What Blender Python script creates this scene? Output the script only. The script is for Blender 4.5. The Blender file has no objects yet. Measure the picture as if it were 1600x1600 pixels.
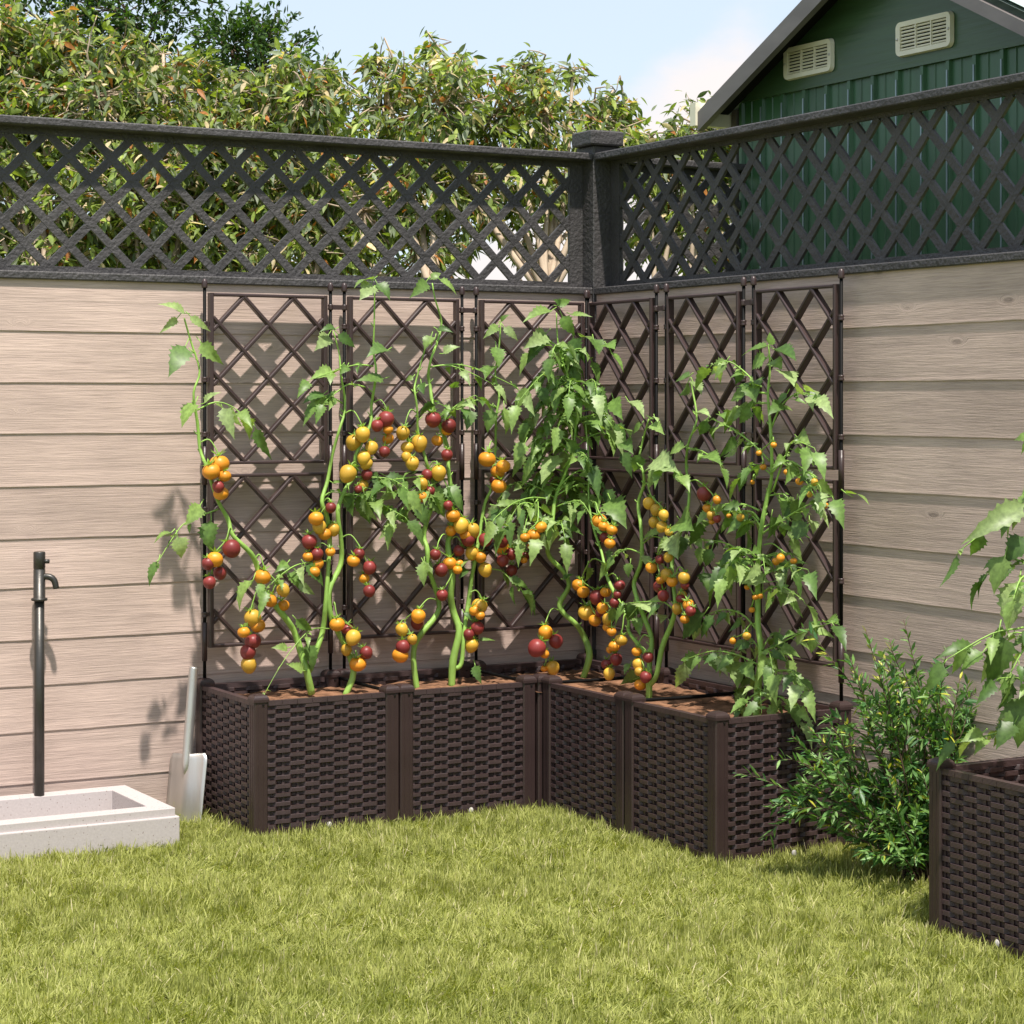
import bpy, math, random
import numpy as np
from mathutils import Vector, Matrix, noise
random.seed(7); RNG = np.random.default_rng(11)
S = bpy.context.scene
COL = S.collection
# ------------------------------------------------------------------ camera geometry
F = 3413.0; HOR = 627.0; CAM = Vector((-3.44, -5.58, 1.107))
FW = Vector((0.4909, 0.8712, 0)); RT = Vector((0.8712, -0.4909, 0)); UP = Vector((0, 0, 1))
def P(px, py, Z):                      # point seen at photo pixel (px,py), Z metres away
    return CAM + FW*Z + RT*((px-800)/F*Z) + UP*((HOR-py)/F*Z)
cam = bpy.data.cameras.new("camera"); co = bpy.data.objects.new("camera", cam); COL.objects.link(co)
co.location = CAM; co.rotation_euler = (math.pi/2, 0, -math.atan2(FW.x, FW.y))
cam.sensor_width = 36; cam.lens = F/1600*36; cam.shift_y = -(800-HOR)/1600; cam.clip_end = 500; cam.clip_start = .05
S.camera = co
S.render.resolution_x = S.render.resolution_y = 1024
S.view_settings.view_transform = 'Standard'; S.view_settings.look = 'None'; S.view_settings.gamma = 1
S.view_settings.exposure = 0.92
# ------------------------------------------------------------------ light
SUN = Vector((.25, 1.0, -2.38)).normalized()
EL = math.asin(-SUN.z); AZ = math.atan2(-SUN.x, -SUN.y)
sl = bpy.data.lights.new("sun", 'SUN'); sl.energy = 3.8; sl.angle = math.radians(1.5); sl.color = (1, .93, .85)
so = bpy.data.objects.new("sun", sl); COL.objects.link(so); so.rotation_euler = SUN.to_track_quat('-Z', 'Y').to_euler(); so.location = (-3, -8, 8)
w = bpy.data.worlds.new("World"); S.world = w; w.use_nodes = True; nt = w.node_tree; nt.nodes.clear()
def N(nt, t, **k):
    n = nt.nodes.new(t)
    for a, b in k.items():
        if a == 'ins':
            for i, v in b.items(): n.inputs[i].default_value = v
        else: setattr(n, a, b)
    return n
L = lambda nt, a, b: nt.links.new(a, b)
sky = N(nt, 'ShaderNodeTexSky', sky_type='NISHITA', sun_disc=False, sun_elevation=EL, sun_rotation=AZ, altitude=50, air_density=1.0, dust_density=1.2, ozone_density=1.0)
tc = N(nt, 'ShaderNodeTexCoord')
mp = N(nt, 'ShaderNodeMapping', ins={3: (1, 1, 2.2)}); L(nt, tc.outputs['Generated'], mp.inputs[0])
nz = N(nt, 'ShaderNodeTexNoise', ins={'Scale': 9.0, 'Detail': 8, 'Roughness': .55}); L(nt, mp.outputs[0], nz.inputs[0])
# a bank of cloud low in the sky, over the shed side
def dotp(v):
    d = N(nt, 'ShaderNodeVectorMath', operation='DOT_PRODUCT', ins={1: v}); L(nt, tc.outputs['Generated'], d.inputs[0]); return d.outputs['Value']
mn = N(nt, 'ShaderNodeMath', operation='MINIMUM'); L(nt, dotp(FW*.088+RT*.75-UP), mn.inputs[0]); L(nt, dotp(FW*.163+RT*.03-UP), mn.inputs[1])
ad2 = N(nt, 'ShaderNodeMath', operation='MULTIPLY_ADD', ins={1: .085}); L(nt, nz.outputs[0], ad2.inputs[0]); L(nt, mn.outputs[0], ad2.inputs[2])
rp = N(nt, 'ShaderNodeMapRange', ins={1: .026, 2: .058, 3: 0, 4: 1.0}); rp.interpolation_type = 'SMOOTHSTEP'; L(nt, ad2.outputs[0], rp.inputs[0])
vl = N(nt, 'ShaderNodeMix', data_type='RGBA', ins={0: .68, 7: (5.55, 6.3, 7.15, 1)}); L(nt, sky.outputs[0], vl.inputs[6])
mx = N(nt, 'ShaderNodeMix', data_type='RGBA', ins={7: (6.5, 6.05, 5.95, 1)}); L(nt, rp.outputs[0], mx.inputs[0]); L(nt, vl.outputs[2], mx.inputs[6])
bg = N(nt, 'ShaderNodeBackground', ins={1: .084}); L(nt, mx.outputs[2], bg.inputs[0])
ou = N(nt, 'ShaderNodeOutputWorld'); L(nt, bg.outputs[0], ou.inputs[0])
# ------------------------------------------------------------------ materials
def mat(name, col, rough=.6, spec=.5, metal=0., var=0., vscale=20, bump=0., bscale=60, bstretch=(1, 1, 1), detail=4, coat=0):
    m = bpy.data.materials.new(name); m.use_nodes = True; t = m.node_tree; b = t.nodes['Principled BSDF']
    b.inputs['Base Color'].default_value = (*col, 1); b.inputs['Roughness'].default_value = rough
    b.inputs['Metallic'].default_value = metal; b.inputs['Specular IOR Level'].default_value = spec
    b.inputs['Coat Weight'].default_value = coat
    c = N(t, 'ShaderNodeTexCoord'); mp = N(t, 'ShaderNodeMapping', ins={3: bstretch}); L(t, c.outputs['Object'], mp.inputs[0])
    if var:
        n = N(t, 'ShaderNodeTexNoise', ins={'Scale': vscale, 'Detail': 5}); L(t, mp.outputs[0], n.inputs[0])
        r = N(t, 'ShaderNodeMapRange', ins={1: .3, 2: .7, 3: 1-var, 4: 1+var}); L(t, n.outputs[0], r.inputs[0])
        x = N(t, 'ShaderNodeVectorMath', operation='SCALE', ins={0: col}); L(t, r.outputs[0], x.inputs['Scale']); L(t, x.outputs[0], b.inputs['Base Color'])
    if bump:
        n = N(t, 'ShaderNodeTexNoise', ins={'Scale': bscale, 'Detail': detail}); L(t, mp.outputs[0], n.inputs[0])
        u = N(t, 'ShaderNodeBump', ins={'Strength': bump, 'Distance': .004}); L(t, n.outputs[0], u.inputs['Height']); L(t, u.outputs[0], b.inputs['Normal'])
    return m
M = {}
M['black'] = mat('textured_black_paint', (.050, .046, .046), .60, .5, bump=1.0, bscale=95, var=.25, vscale=12, detail=2)
M['plastic'] = mat('brown_plastic', (.038, .023, .022), .38, .45, var=.12, vscale=9, bump=.12, bscale=220)
M['lat'] = mat('brown_lattice_plastic', (.047, .029, .028), .36, .5, var=.08, vscale=9)
M['pole'] = mat('black_metal_pole', (.004, .004, .004), .6, .12, var=.2)
M['tap'] = mat('gunmetal', (.055, .052, .047), .38, .5, metal=.55, var=.25, vscale=14, bump=.08, bscale=160)
M['steel'] = mat('brushed_steel', (.62, .60, .57), .42, .5, metal=.85, var=.22, vscale=9, bump=.15, bscale=90, bstretch=(1, 1, .2))
M['cream'] = mat('cream_plastic', (.74, .70, .54), .45, .4, var=.06)
M['gray'] = mat('grey_fascia', (.15, .135, .13), .5, .4, var=.15, bstretch=(1, .3, 1))
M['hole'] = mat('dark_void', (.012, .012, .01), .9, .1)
M['pebble'] = mat('white_stone', (.40, .38, .35), .7, .3, var=.15)
def wicker():
    m = mat('brown_wicker_plastic', (.050, .030, .030), .40, .5, var=.15, vscale=14); t = m.node_tree; b = t.nodes['Principled BSDF']
    c = N(t, 'ShaderNodeTexCoord'); s = N(t, 'ShaderNodeSeparateXYZ'); L(t, c.outputs['Object'], s.inputs[0])
    a = N(t, 'ShaderNodeMath', operation='MULTIPLY', ins={1: 2*math.pi/.0026}); L(t, s.outputs[2], a.inputs[0])
    q = N(t, 'ShaderNodeMath', operation='SINE'); L(t, a.outputs[0], q.inputs[0])
    u = N(t, 'ShaderNodeBump', ins={'Strength': .5, 'Distance': .0006}); L(t, q.outputs[0], u.inputs['Height']); L(t, u.outputs[0], b.inputs['Normal'])
    return m
M['wicker'] = wicker()
def wood():
    m = bpy.data.materials.new('whitewashed_boards'); m.use_nodes = True; t = m.node_tree; b = t.nodes['Principled BSDF']
    c = N(t, 'ShaderNodeTexCoord'); at = N(t, 'ShaderNodeAttribute', attribute_name='rnd')
    off = N(t, 'ShaderNodeVectorMath', operation='SCALE', ins={0: (13.1, 13.1, 5.3)}); L(t, at.outputs['Fac'], off.inputs['Scale'])
    ps = N(t, 'ShaderNodeVectorMath', operation='ADD'); L(t, c.outputs['Object'], ps.inputs[0]); L(t, off.outputs[0], ps.inputs[1])
    # slow warp of the grain
    wv = N(t, 'ShaderNodeMapping', ins={3: (1.6, 1.6, 9)}); L(t, ps.outputs[0], wv.inputs[0])
    wn = N(t, 'ShaderNodeTexNoise', ins={'Scale': 1.6, 'Detail': 2}); L(t, wv.outputs[0], wn.inputs[0])
    wsc = N(t, 'ShaderNodeVectorMath', operation='SCALE', ins={'Scale': .006}); L(t, wn.outputs['Color'], wsc.inputs[0])
    # knots
    km = N(t, 'ShaderNodeMapping', ins={3: (2.1, 2.1, 6.2)}); L(t, ps.outputs[0], km.inputs[0])
    kv = N(t, 'ShaderNodeTexVoronoi', ins={'Scale': 1.6, 'Randomness': 1.0}); L(t, km.outputs[0], kv.inputs[0])
    kr = N(t, 'ShaderNodeMapRange', ins={1: .0, 2: .16, 3: 1, 4: 0}); kr.interpolation_type = 'SMOOTHSTEP'; L(t, kv.outputs['Distance'], kr.inputs[0])
    kz = N(t, 'ShaderNodeCombineXYZ'); kzm = N(t, 'ShaderNodeMath', operation='MULTIPLY', ins={1: .035}); L(t, kr.outputs[0], kzm.inputs[0]); L(t, kzm.outputs[0], kz.inputs[2])
    p2 = N(t, 'ShaderNodeVectorMath', operation='ADD'); L(t, ps.outputs[0], p2.inputs[0]); L(t, wsc.outputs[0], p2.inputs[1])
    p3 = N(t, 'ShaderNodeVectorMath', operation='ADD'); L(t, p2.outputs[0], p3.inputs[0]); L(t, kz.outputs[0], p3.inputs[1])
    g1m = N(t, 'ShaderNodeMapping', ins={3: (11, 11, 330)}); L(t, p3.outputs[0], g1m.inputs[0])
    g1 = N(t, 'ShaderNodeTexNoise', ins={'Scale': 1, 'Detail': 5, 'Roughness': .65}); L(t, g1m.outputs[0], g1.inputs[0])
    g2m = N(t, 'ShaderNodeMapping', ins={3: (2.2, 2.2, 70)}); L(t, p3.outputs[0], g2m.inputs[0])
    g2 = N(t, 'ShaderNodeTexNoise', ins={'Scale': 1, 'Detail': 4, 'Roughness': .6}); L(t, g2m.outputs[0], g2.inputs[0])
    bl = N(t, 'ShaderNodeTexNoise', ins={'Scale': 3.2, 'Detail': 3}); L(t, ps.outputs[0], bl.inputs[0])
    r1 = N(t, 'ShaderNodeValToRGB'); e = r1.color_ramp.elements
    e[0].position = .18; e[0].color = (.345, .258, .222, 1); e[1].position = .76; e[1].color = (.575, .446, .382, 1)
    x = e.new(.47); x.color = (.478, .366, .316, 1); x = e.new(.55); x.color = (.52, .398, .341, 1)
    L(t, g1.outputs[0], r1.inputs[0])
    r2 = N(t, 'ShaderNodeMapRange', ins={1: .32, 2: .68, 3: .90, 4: 1.08}); L(t, g2.outputs[0], r2.inputs[0])
    r3 = N(t, 'ShaderNodeMapRange', ins={1: .3, 2: .7, 3: .88, 4: 1.09}); L(t, bl.outputs[0], r3.inputs[0])
    kd = N(t, 'ShaderNodeMapRange', ins={1: .045, 2: .075, 3: .62, 4: 1}); L(t, kv.outputs['Distance'], kd.inputs[0])
    a = N(t, 'ShaderNodeMath', operation='MULTIPLY'); L(t, r2.outputs[0], a.inputs[0]); L(t, r3.outputs[0], a.inputs[1])
    a2 = N(t, 'ShaderNodeMath', operation='MULTIPLY'); L(t, a.outputs[0], a2.inputs[0]); L(t, kd.outputs[0], a2.inputs[1])
    rr = N(t, 'ShaderNodeMapRange', ins={1: 0, 2: 1, 3: .90, 4: 1.06}); fr = N(t, 'ShaderNodeMath', operation='FRACT'); fm = N(t, 'ShaderNodeMath', operation='MULTIPLY', ins={1: 7.31}); L(t, at.outputs['Fac'], fm.inputs[0]); L(t, fm.outputs[0], fr.inputs[0]); L(t, fr.outputs[0], rr.inputs[0])
    a3 = N(t, 'ShaderNodeMath', operation='MULTIPLY'); L(t, a2.outputs[0], a3.inputs[0]); L(t, rr.outputs[0], a3.inputs[1])
    v = N(t, 'ShaderNodeVectorMath', operation='SCALE'); L(t, r1.outputs[0], v.inputs[0]); L(t, a3.outputs[0], v.inputs['Scale']); L(t, v.outputs[0], b.inputs['Base Color'])
    b.inputs['Roughness'].default_value = .78; b.inputs['Specular IOR Level'].default_value = .3
    h = N(t, 'ShaderNodeMath', operation='MULTIPLY_ADD', ins={1: .5}); L(t, g2.outputs[0], h.inputs[0]); L(t, g1.outputs[0], h.inputs[2])
    h2 = N(t, 'ShaderNodeMath', operation='MULTIPLY_ADD', ins={1: .35}); L(t, kd.outputs[0], h2.inputs[0]); L(t, h.outputs[0], h2.inputs[2])
    u = N(t, 'ShaderNodeBump', ins={'Strength': .62, 'Distance': .0022}); L(t, h2.outputs[0], u.inputs['Height']); L(t, u.outputs[0], b.inputs['Normal'])
    return m
M['wood'] = wood()
def stone():
    m = mat('terrazzo_concrete', (.66, .61, .59), .75, .3); t = m.node_tree; b = t.nodes['Principled BSDF']
    c = N(t, 'ShaderNodeTexCoord'); n = N(t, 'ShaderNodeTexNoise', ins={'Scale': 180, 'Detail': 3}); L(t, c.outputs['Object'], n.inputs[0])
    vo = N(t, 'ShaderNodeTexVoronoi', ins={'Scale': 115}); L(t, c.outputs['Object'], vo.inputs[0])
    k = N(t, 'ShaderNodeMapRange', ins={1: .10, 2: .2, 3: 1, 4: 0}); L(t, vo.outputs['Distance'], k.inputs[0])
    sp = N(t, 'ShaderNodeSeparateColor'); L(t, vo.outputs['Color'], sp.inputs[0])
    gt = N(t, 'ShaderNodeMath', operation='GREATER_THAN', ins={1: .38}); L(t, sp.outputs[0], gt.inputs[0])
    kk = N(t, 'ShaderNodeMath', operation='MULTIPLY'); L(t, k.outputs[0], kk.inputs[0]); L(t, gt.outputs[0], kk.inputs[1])
    cr = N(t, 'ShaderNodeMix', data_type='RGBA', ins={6: (.38, .34, .33, 1), 7: (.50, .455, .44, 1)}); L(t, n.outputs[0], cr.inputs[0])
    x = N(t, 'ShaderNodeMix', data_type='RGBA', ins={7: (.20, .15, .13, 1)}); L(t, kk.outputs[0], x.inputs[0]); L(t, cr.outputs[2], x.inputs[6]); L(t, x.outputs[2], b.inputs['Base Color'])
    u = N(t, 'ShaderNodeBump', ins={'Strength': .2, 'Distance': .001}); L(t, n.outputs[0], u.inputs['Height']); L(t, u.outputs[0], b.inputs['Normal'])
    return m
M['stone'] = stone()
def green(name, c, stripes):
    m = mat(name, c, .36, .5, var=.16, vscale=2.2, bstretch=(1, 10, .8) if stripes else (1, .8, 14), bump=.12 if stripes else .35, bscale=3 if stripes else 6)
    return m
M['shedmetal'] = green('dark_green_steel', (.034, .098, .042), True)
M['shedgable'] = green('dark_green_panel', (.042, .085, .036), False)
M['shedribs'] = mat('bright_green_steel', (.20, .26, .27), .3, .5, metal=.4, var=.15)
M['roof'] = mat('pale_green_roof_metal', (.52, .62, .55), .3, .5, metal=.3, var=.25, vscale=7, bstretch=(.1, 1, 1))
M['corner'] = mat('grey_brown_trim', (.10, .085, .075), .5, .4)
def soil():
    m = mat('bark_soil', (.19, .100, .058), .9, .1, var=.55, vscale=28, bump=1.0, bscale=70, bstretch=(1, 1, 1), detail=6)
    return m
M['soil'] = soil()
def leafy(name, rough=.5, transl=.35, sub=(1, 1, .55), spec=.4):
    m = bpy.data.materials.new(name); m.use_nodes = True; t = m.node_tree; b = t.nodes['Principled BSDF']; o = t.nodes['Material Output']
    at = N(t, 'ShaderNodeAttribute', attribute_name='Col'); c = N(t, 'ShaderNodeTexCoord')
    n = N(t, 'ShaderNodeTexNoise', ins={'Scale': 90, 'Detail': 4}); L(t, c.outputs['Object'], n.inputs[0])
    r = N(t, 'ShaderNodeMapRange', ins={1: .3, 2: .7, 3: .72, 4: 1.28}); L(t, n.outputs[0], r.inputs[0])
    x = N(t, 'ShaderNodeVectorMath', operation='SCALE'); L(t, at.outputs['Color'], x.inputs[0]); L(t, r.outputs[0], x.inputs['Scale'])
    L(t, x.outputs[0], b.inputs['Base Color']); b.inputs['Roughness'].default_value = rough; b.inputs['Specular IOR Level'].default_value = spec
    tr = N(t, 'ShaderNodeBsdfTranslucent'); tm = N(t, 'ShaderNodeVectorMath', operation='MULTIPLY', ins={1: (sub[0]*1.5, sub[1]*1.6, sub[2])}); L(t, x.outputs[0], tm.inputs[0]); L(t, tm.outputs[0], tr.inputs[0])
    ms = N(t, 'ShaderNodeMixShader', ins={0: transl}); L(t, b.outputs[0], ms.inputs[1]); L(t, tr.outputs[0], ms.inputs[2]); L(t, ms.outputs[0], o.inputs[0])
    return m
M['leaf'] = leafy('tomato_leaf', .42, .34)
M['tleaf'] = leafy('tree_leaf', .5, .36)
M['sleaf'] = leafy('shrub_leaf', .42, .28)
M['grass'] = leafy('grass_blade', .65, .34, spec=.2)
M['stem'] = mat('green_stem', (.25, .42, .085), .5, .35, var=.30, vscale=22, bump=.55, bscale=90, bstretch=(1, 1, .3))
M['bark'] = mat('pale_bark', (.42, .33, .24), .8, .2, var=.3, vscale=12, bump=.5, bscale=30, bstretch=(1, 1, .3))
M['twig'] = mat('brown_twig', (.10, .065, .045), .8, .2, var=.2)
def fruit(name, c, c2):
    m = mat(name, c, .42, .4); t = m.node_tree; b = t.nodes['Principled BSDF']
    k = N(t, 'ShaderNodeTexCoord'); n = N(t, 'ShaderNodeTexNoise', ins={'Scale': 45, 'Detail': 3}); L(t, k.outputs['Object'], n.inputs[0])
    s = N(t, 'ShaderNodeSeparateXYZ'); L(t, k.outputs['Object'], s.inputs[0])
    a = N(t, 'ShaderNodeMath', operation='MULTIPLY_ADD', ins={1: .9, 2: .1}); L(t, n.outputs[0], a.inputs[0])
    x = N(t, 'ShaderNodeMix', data_type='RGBA', ins={6: (*c, 1), 7: (*c2, 1)}); L(t, a.outputs[0], x.inputs[0]); oi = N(t, 'ShaderNodeObjectInfo'); br = N(t, 'ShaderNodeMapRange', ins={3: .78, 4: 1.12}); L(t, oi.outputs['Random'], br.inputs[0]); sc = N(t, 'ShaderNodeVectorMath', operation='SCALE'); L(t, x.outputs[2], sc.inputs[0]); L(t, br.outputs[0], sc.inputs['Scale']); L(t, sc.outputs[0], b.inputs['Base Color'])
    b.inputs['Subsurface Weight'].default_value = 0
    return m
M['Y'] = fruit('yellow_tomato_skin', (.56, .31, .030), (.68, .41, .055))
M['O'] = fruit('orange_tomato_skin', (.66, .21, .012), (.76, .34, .03))
M['R'] = fruit('red_tomato_skin', (.17, .022, .022), (.27, .045, .040))
def ground():
    m = mat('lawn_ground', (.14, .17, .04), .95, .1, var=.4, vscale=6, bump=.6, bscale=40); return m
M['ground'] = ground()
# ------------------------------------------------------------------ mesh helpers
class MB:
    def __init__(s): s.v = []; s.f = []; s.a = []; s.sm = []; s.mi = []
    def add(s, vs, fs, att=0., smooth=False, mi=0):
        o = len(s.v); s.v += [tuple(p) for p in vs]
        for f in fs: s.f.append([i+o for i in f]); s.a.append(att); s.sm.append(smooth); s.mi.append(mi)
    def box(s, a, b, bev=0., att=0., mi=0):
        x0, y0, z0 = a; x1, y1, z1 = b
        if bev:
            e = bev; vs = []
            ring = lambda z, i: [(x0+i+0, y0+e if not i else y0+i+0, z)]
            def oct_(z, q):   # chamfered vertical edges; q insets the ring
                X0, X1, Y0, Y1 = x0+q, x1-q, y0+q, y1-q; k = max(e-q*.3, e*.4)
                return [(X0+k, Y0, z), (X1-k, Y0, z), (X1, Y0+k, z), (X1, Y1-k, z), (X1-k, Y1, z), (X0+k, Y1, z), (X0, Y1-k, z), (X0, Y0+k, z)]
            rs = [oct_(z0, e*.8), oct_(z0+e, 0), oct_(z1-e, 0), oct_(z1, e*.8)]
            vs = sum(rs, []); fs = [list(range(7, -1, -1)), list(range(24, 32))]
            for k in range(3):
                for i in range(8): j = (i+1) % 8; fs.append([k*8+i, k*8+j, k*8+8+j, k*8+8+i])
            s.add(vs, fs, att, False, mi); return
        vs = [(x, y, z) for z in (z0, z1) for x, y in ((x0, y0), (x1, y0), (x1, y1), (x0, y1))]
        s.add(vs, [[3, 2, 1, 0], [4, 5, 6, 7], [0, 1, 5, 4], [1, 2, 6, 5], [2, 3, 7, 6], [3, 0, 4, 7]], att, False, mi)
    def bar(s, p, q, w, d, dn=Vector((0, -1, 0)), e=0.):         # rectangular bar p->q, width w in plane, depth d along dn, small chamfer on the front
        p = Vector(p); q = Vector(q); t = (q-p).normalized(); sd = t.cross(dn).normalized()
        if e: prof = [(-w/2, -d/2), (w/2, -d/2), (w/2, d/2-e), (w/2-e, d/2), (-w/2+e, d/2), (-w/2, d/2-e)]
        else: prof = [(-w/2, -d/2), (w/2, -d/2), (w/2, d/2), (-w/2, d/2)]
        n = len(prof); vs = [c+sd*a+dn*b for c in (p, q) for a, b in prof]
        fs = [[i, (i+1) % n, (i+1) % n+n, i+n] for i in range(n)]+[list(range(n-1, -1, -1)), list(range(n, 2*n))]
        s.add(vs, fs)
    def tube(s, pts, rad, n=8, cap=True, res=4, att=0.):
        pts = [Vector(p) for p in pts]
        if not hasattr(rad, '__len__'): rad = [rad]*len(pts)
        if res > 1 and len(pts) > 2:
            P2 = []; R2 = []
            for i in range(len(pts)-1):
                a, b, c, d = pts[max(i-1, 0)], pts[i], pts[i+1], pts[min(i+2, len(pts)-1)]
                for k in range(res):
                    u = k/res; P2.append(.5*((2*b)+(c-a)*u+(2*a-5*b+4*c-d)*u*u+(3*b-a-3*c+d)*u**3)); R2.append(rad[i]*(1-u)+rad[i+1]*u)
            P2.append(pts[-1]); R2.append(rad[-1]); pts = P2; rad = R2
        t0 = (pts[1]-pts[0]).normalized(); ref = Vector((0, 0, 1)) if abs(t0.z) < .9 else Vector((1, 0, 0)); nx = t0.cross(ref).normalized(); vs = []
        for i, p in enumerate(pts):
            t = (pts[min(i+1, len(pts)-1)]-pts[max(i-1, 0)])
            if t.length < 1e-9: t = t0
            t.normalize(); nx = nx-t*nx.dot(t)
            if nx.length < 1e-6: nx = t.orthogonal()
            nx.normalize(); ny = t.cross(nx)
            for k in range(n):
                a = 2*math.pi*k/n; vs.append(p+(nx*math.cos(a)+ny*math.sin(a))*rad[i])
        fs = [[i*n+k, i*n+(k+1) % n, (i+1)*n+(k+1) % n, (i+1)*n+k] for i in range(len(pts)-1) for k in range(n)]
        if cap: fs += [list(range(n-1, -1, -1)), list(range(len(vs)-n, len(vs)))]
        s.add(vs, fs, att, True)
    def lathe(s, prof, c=(0, 0, 0), n=16, lob=0., nl=5):
        vs = []; c = Vector(c)
        for r, z in prof:
            for k in range(n):
                a = 2*math.pi*k/n; q = r*(1+lob*math.cos(nl*a)) if r else 0; vs.append(c+Vector((q*math.cos(a), q*math.sin(a), z)))
        fs = [[i*n+k, i*n+(k+1) % n, (i+1)*n+(k+1) % n, (i+1)*n+k] for i in range(len(prof)-1) for k in range(n)]
        fs += [list(range(n-1, -1, -1)), list(range(len(vs)-n, len(vs)))]
        s.add(vs, fs, 0., True)
    def mesh(s, name, m):
        me = bpy.data.meshes.new(name); me.from_pydata(s.v, [], s.f)
        for x in (m if isinstance(m, (list, tuple)) else [m]): me.materials.append(x)
        me.polygons.foreach_set('use_smooth', s.sm); me.polygons.foreach_set('material_index', s.mi)
        at = me.attributes.new('rnd', 'FLOAT', 'FACE'); at.data.foreach_set('value', s.a); me.update(); return me
    def build(s, name, m, parent=None): return link(name, s.mesh(name, m), parent)
def link(name, me, parent=None, loc=None):
    o = bpy.data.objects.new(name, me); COL.objects.link(o)
    if parent is not None: o.parent = parent
    if loc is not None: o.location = loc
    return o
def smooth_edge(o, deg=35):
    md = o.modifiers.new('b', 'BEVEL'); md.width = .0015; md.segments = 2; md.limit_method = 'ANGLE'; md.angle_limit = math.radians(deg)
def tag(o, label=None, cat=None, group=None, kind=None):
    for k, v in (('label', label), ('category', cat), ('group', group), ('kind', kind)):
        if v: o[k] = v
    return o
def thing(name, label, cat, loc=(0, 0, 0), rz=0, group=None):
    o = bpy.data.objects.new(name, None); COL.objects.link(o); o.location = loc; o.rotation_euler = (0, 0, rz); o.empty_display_size = .1
    bpy.context.view_layer.update(); return tag(o, label, cat, group)
def keep(o, parent):                  # child given in world coordinates
    o.parent = parent; o.matrix_parent_inverse = (Matrix.Translation(parent.location) @ parent.rotation_euler.to_matrix().to_4x4()).inverted(); return o
def npmesh(name, v, f, m, col=None, smooth=True):
    me = bpy.data.meshes.new(name); nv, nf = len(v), len(f); k = f.shape[1]
    me.vertices.add(nv); me.vertices.foreach_set('co', v.astype(np.float32).ravel())
    me.loops.add(nf*k); me.loops.foreach_set('vertex_index', f.astype(np.int32).ravel())
    me.polygons.add(nf); me.polygons.foreach_set('loop_start', np.arange(0, nf*k, k, dtype=np.int32)); me.polygons.foreach_set('loop_total', np.full(nf, k, np.int32))
    me.polygons.foreach_set('use_smooth', np.full(nf, smooth)); me.update(calc_edges=True)
    if col is not None:
        a = me.color_attributes.new('Col', 'FLOAT_COLOR', 'POINT'); c = np.ones((nv, 4), np.float32); c[:, :3] = col; a.data.foreach_set('color', c.ravel())
    me.materials.append(m); return me
def nrm(a): return a/np.maximum(np.linalg.norm(a, axis=-1, keepdims=True), 1e-9)
def leaves(base, d, nor, Ln, Wd, col, prof, droop=.2, fold=.25, curl=0.):
    """many leaves at once: base,d,nor (N,3); Ln,Wd (N,); prof = list of (u, w) with w relative half width"""
    base, d, nor = map(np.asarray, (base, d, nor)); d = nrm(d); side = nrm(np.cross(d, nor)); nor = np.cross(side, d); n = len(base)
    U = np.array([p[0] for p in prof]); W = np.array([p[1] for p in prof]); W2 = np.array([p[-1] for p in prof]); k = len(U)
    Ln = np.asarray(Ln)[:, None, None]; Wd = np.asarray(Wd)[:, None, None]; dr = (np.asarray(droop)*np.ones(n))[:, None, None]
    c = base[:, None, :]+d[:, None, :]*(U[None, :, None]*Ln); c = c+np.array([0, 0, -1.])*(dr*Ln*U[None, :, None]**2)
    c = c+nor[:, None, :]*(np.sin(U*math.pi)[None, :, None]*curl*Ln)
    s = side[:, None, :]*(W[None, :, None]*Wd); up = nor[:, None, :]*(W[None, :, None]*Wd*fold); s2 = side[:, None, :]*(W2[None, :, None]*Wd); u2 = nor[:, None, :]*(W2[None, :, None]*Wd*fold)
    V = np.stack([c-s+up, c, c+s2+u2], axis=2).reshape(-1, 3)
    i = np.arange(k-1)[:, None]*3; q = np.concatenate([np.stack([i+0, i+1, i+4, i+3], -1), np.stack([i+1, i+2, i+5, i+4], -1)], 1).reshape(-1, 4)
    Fs = (np.arange(n)[:, None, None]*(3*k)+q[None]).reshape(-1, 4)
    C = np.repeat(np.asarray(col), 3*k, axis=0); m = np.tile(np.array([1., 1.12, 1.]), n*k); C = C*m[:, None]
    return V, Fs, C
class Fol:
    def __init__(s): s.V = []; s.F = []; s.C = []; s.n = 0
    def add(s, V, Fs, C): s.V.append(V); s.F.append(Fs+s.n); s.C.append(C); s.n += len(V)
    def build(s, name, m, parent=None): return link(name, npmesh(name, np.concatenate(s.V), np.concatenate(s.F), m, np.concatenate(s.C)), parent)
PR_TOM = [(0, .03, .03), (.07, .12, .20), (.12, .40, .72), (.15, .88, .58), (.19, .70, .66), (.225, .76, .98), (.27, 1.0, .74), (.32, .70, .72), (.36, .74, .94), (.41, .88, .70), (.46, .62, .66), (.50, .62, .78), (.56, .68, .50), (.62, .46, .48), (.68, .46, .50), (.75, .36, .30), (.83, .20, .20), (.91, .09, .09), (1, 0, 0)]
PR_OV = [(0, .05), (.15, .6), (.35, 1.), (.6, .85), (.82, .4), (1, .0)]
PR_LAN = [(0, .05), (.25, .8), (.5, 1.), (.78, .55), (1, 0)]
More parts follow.
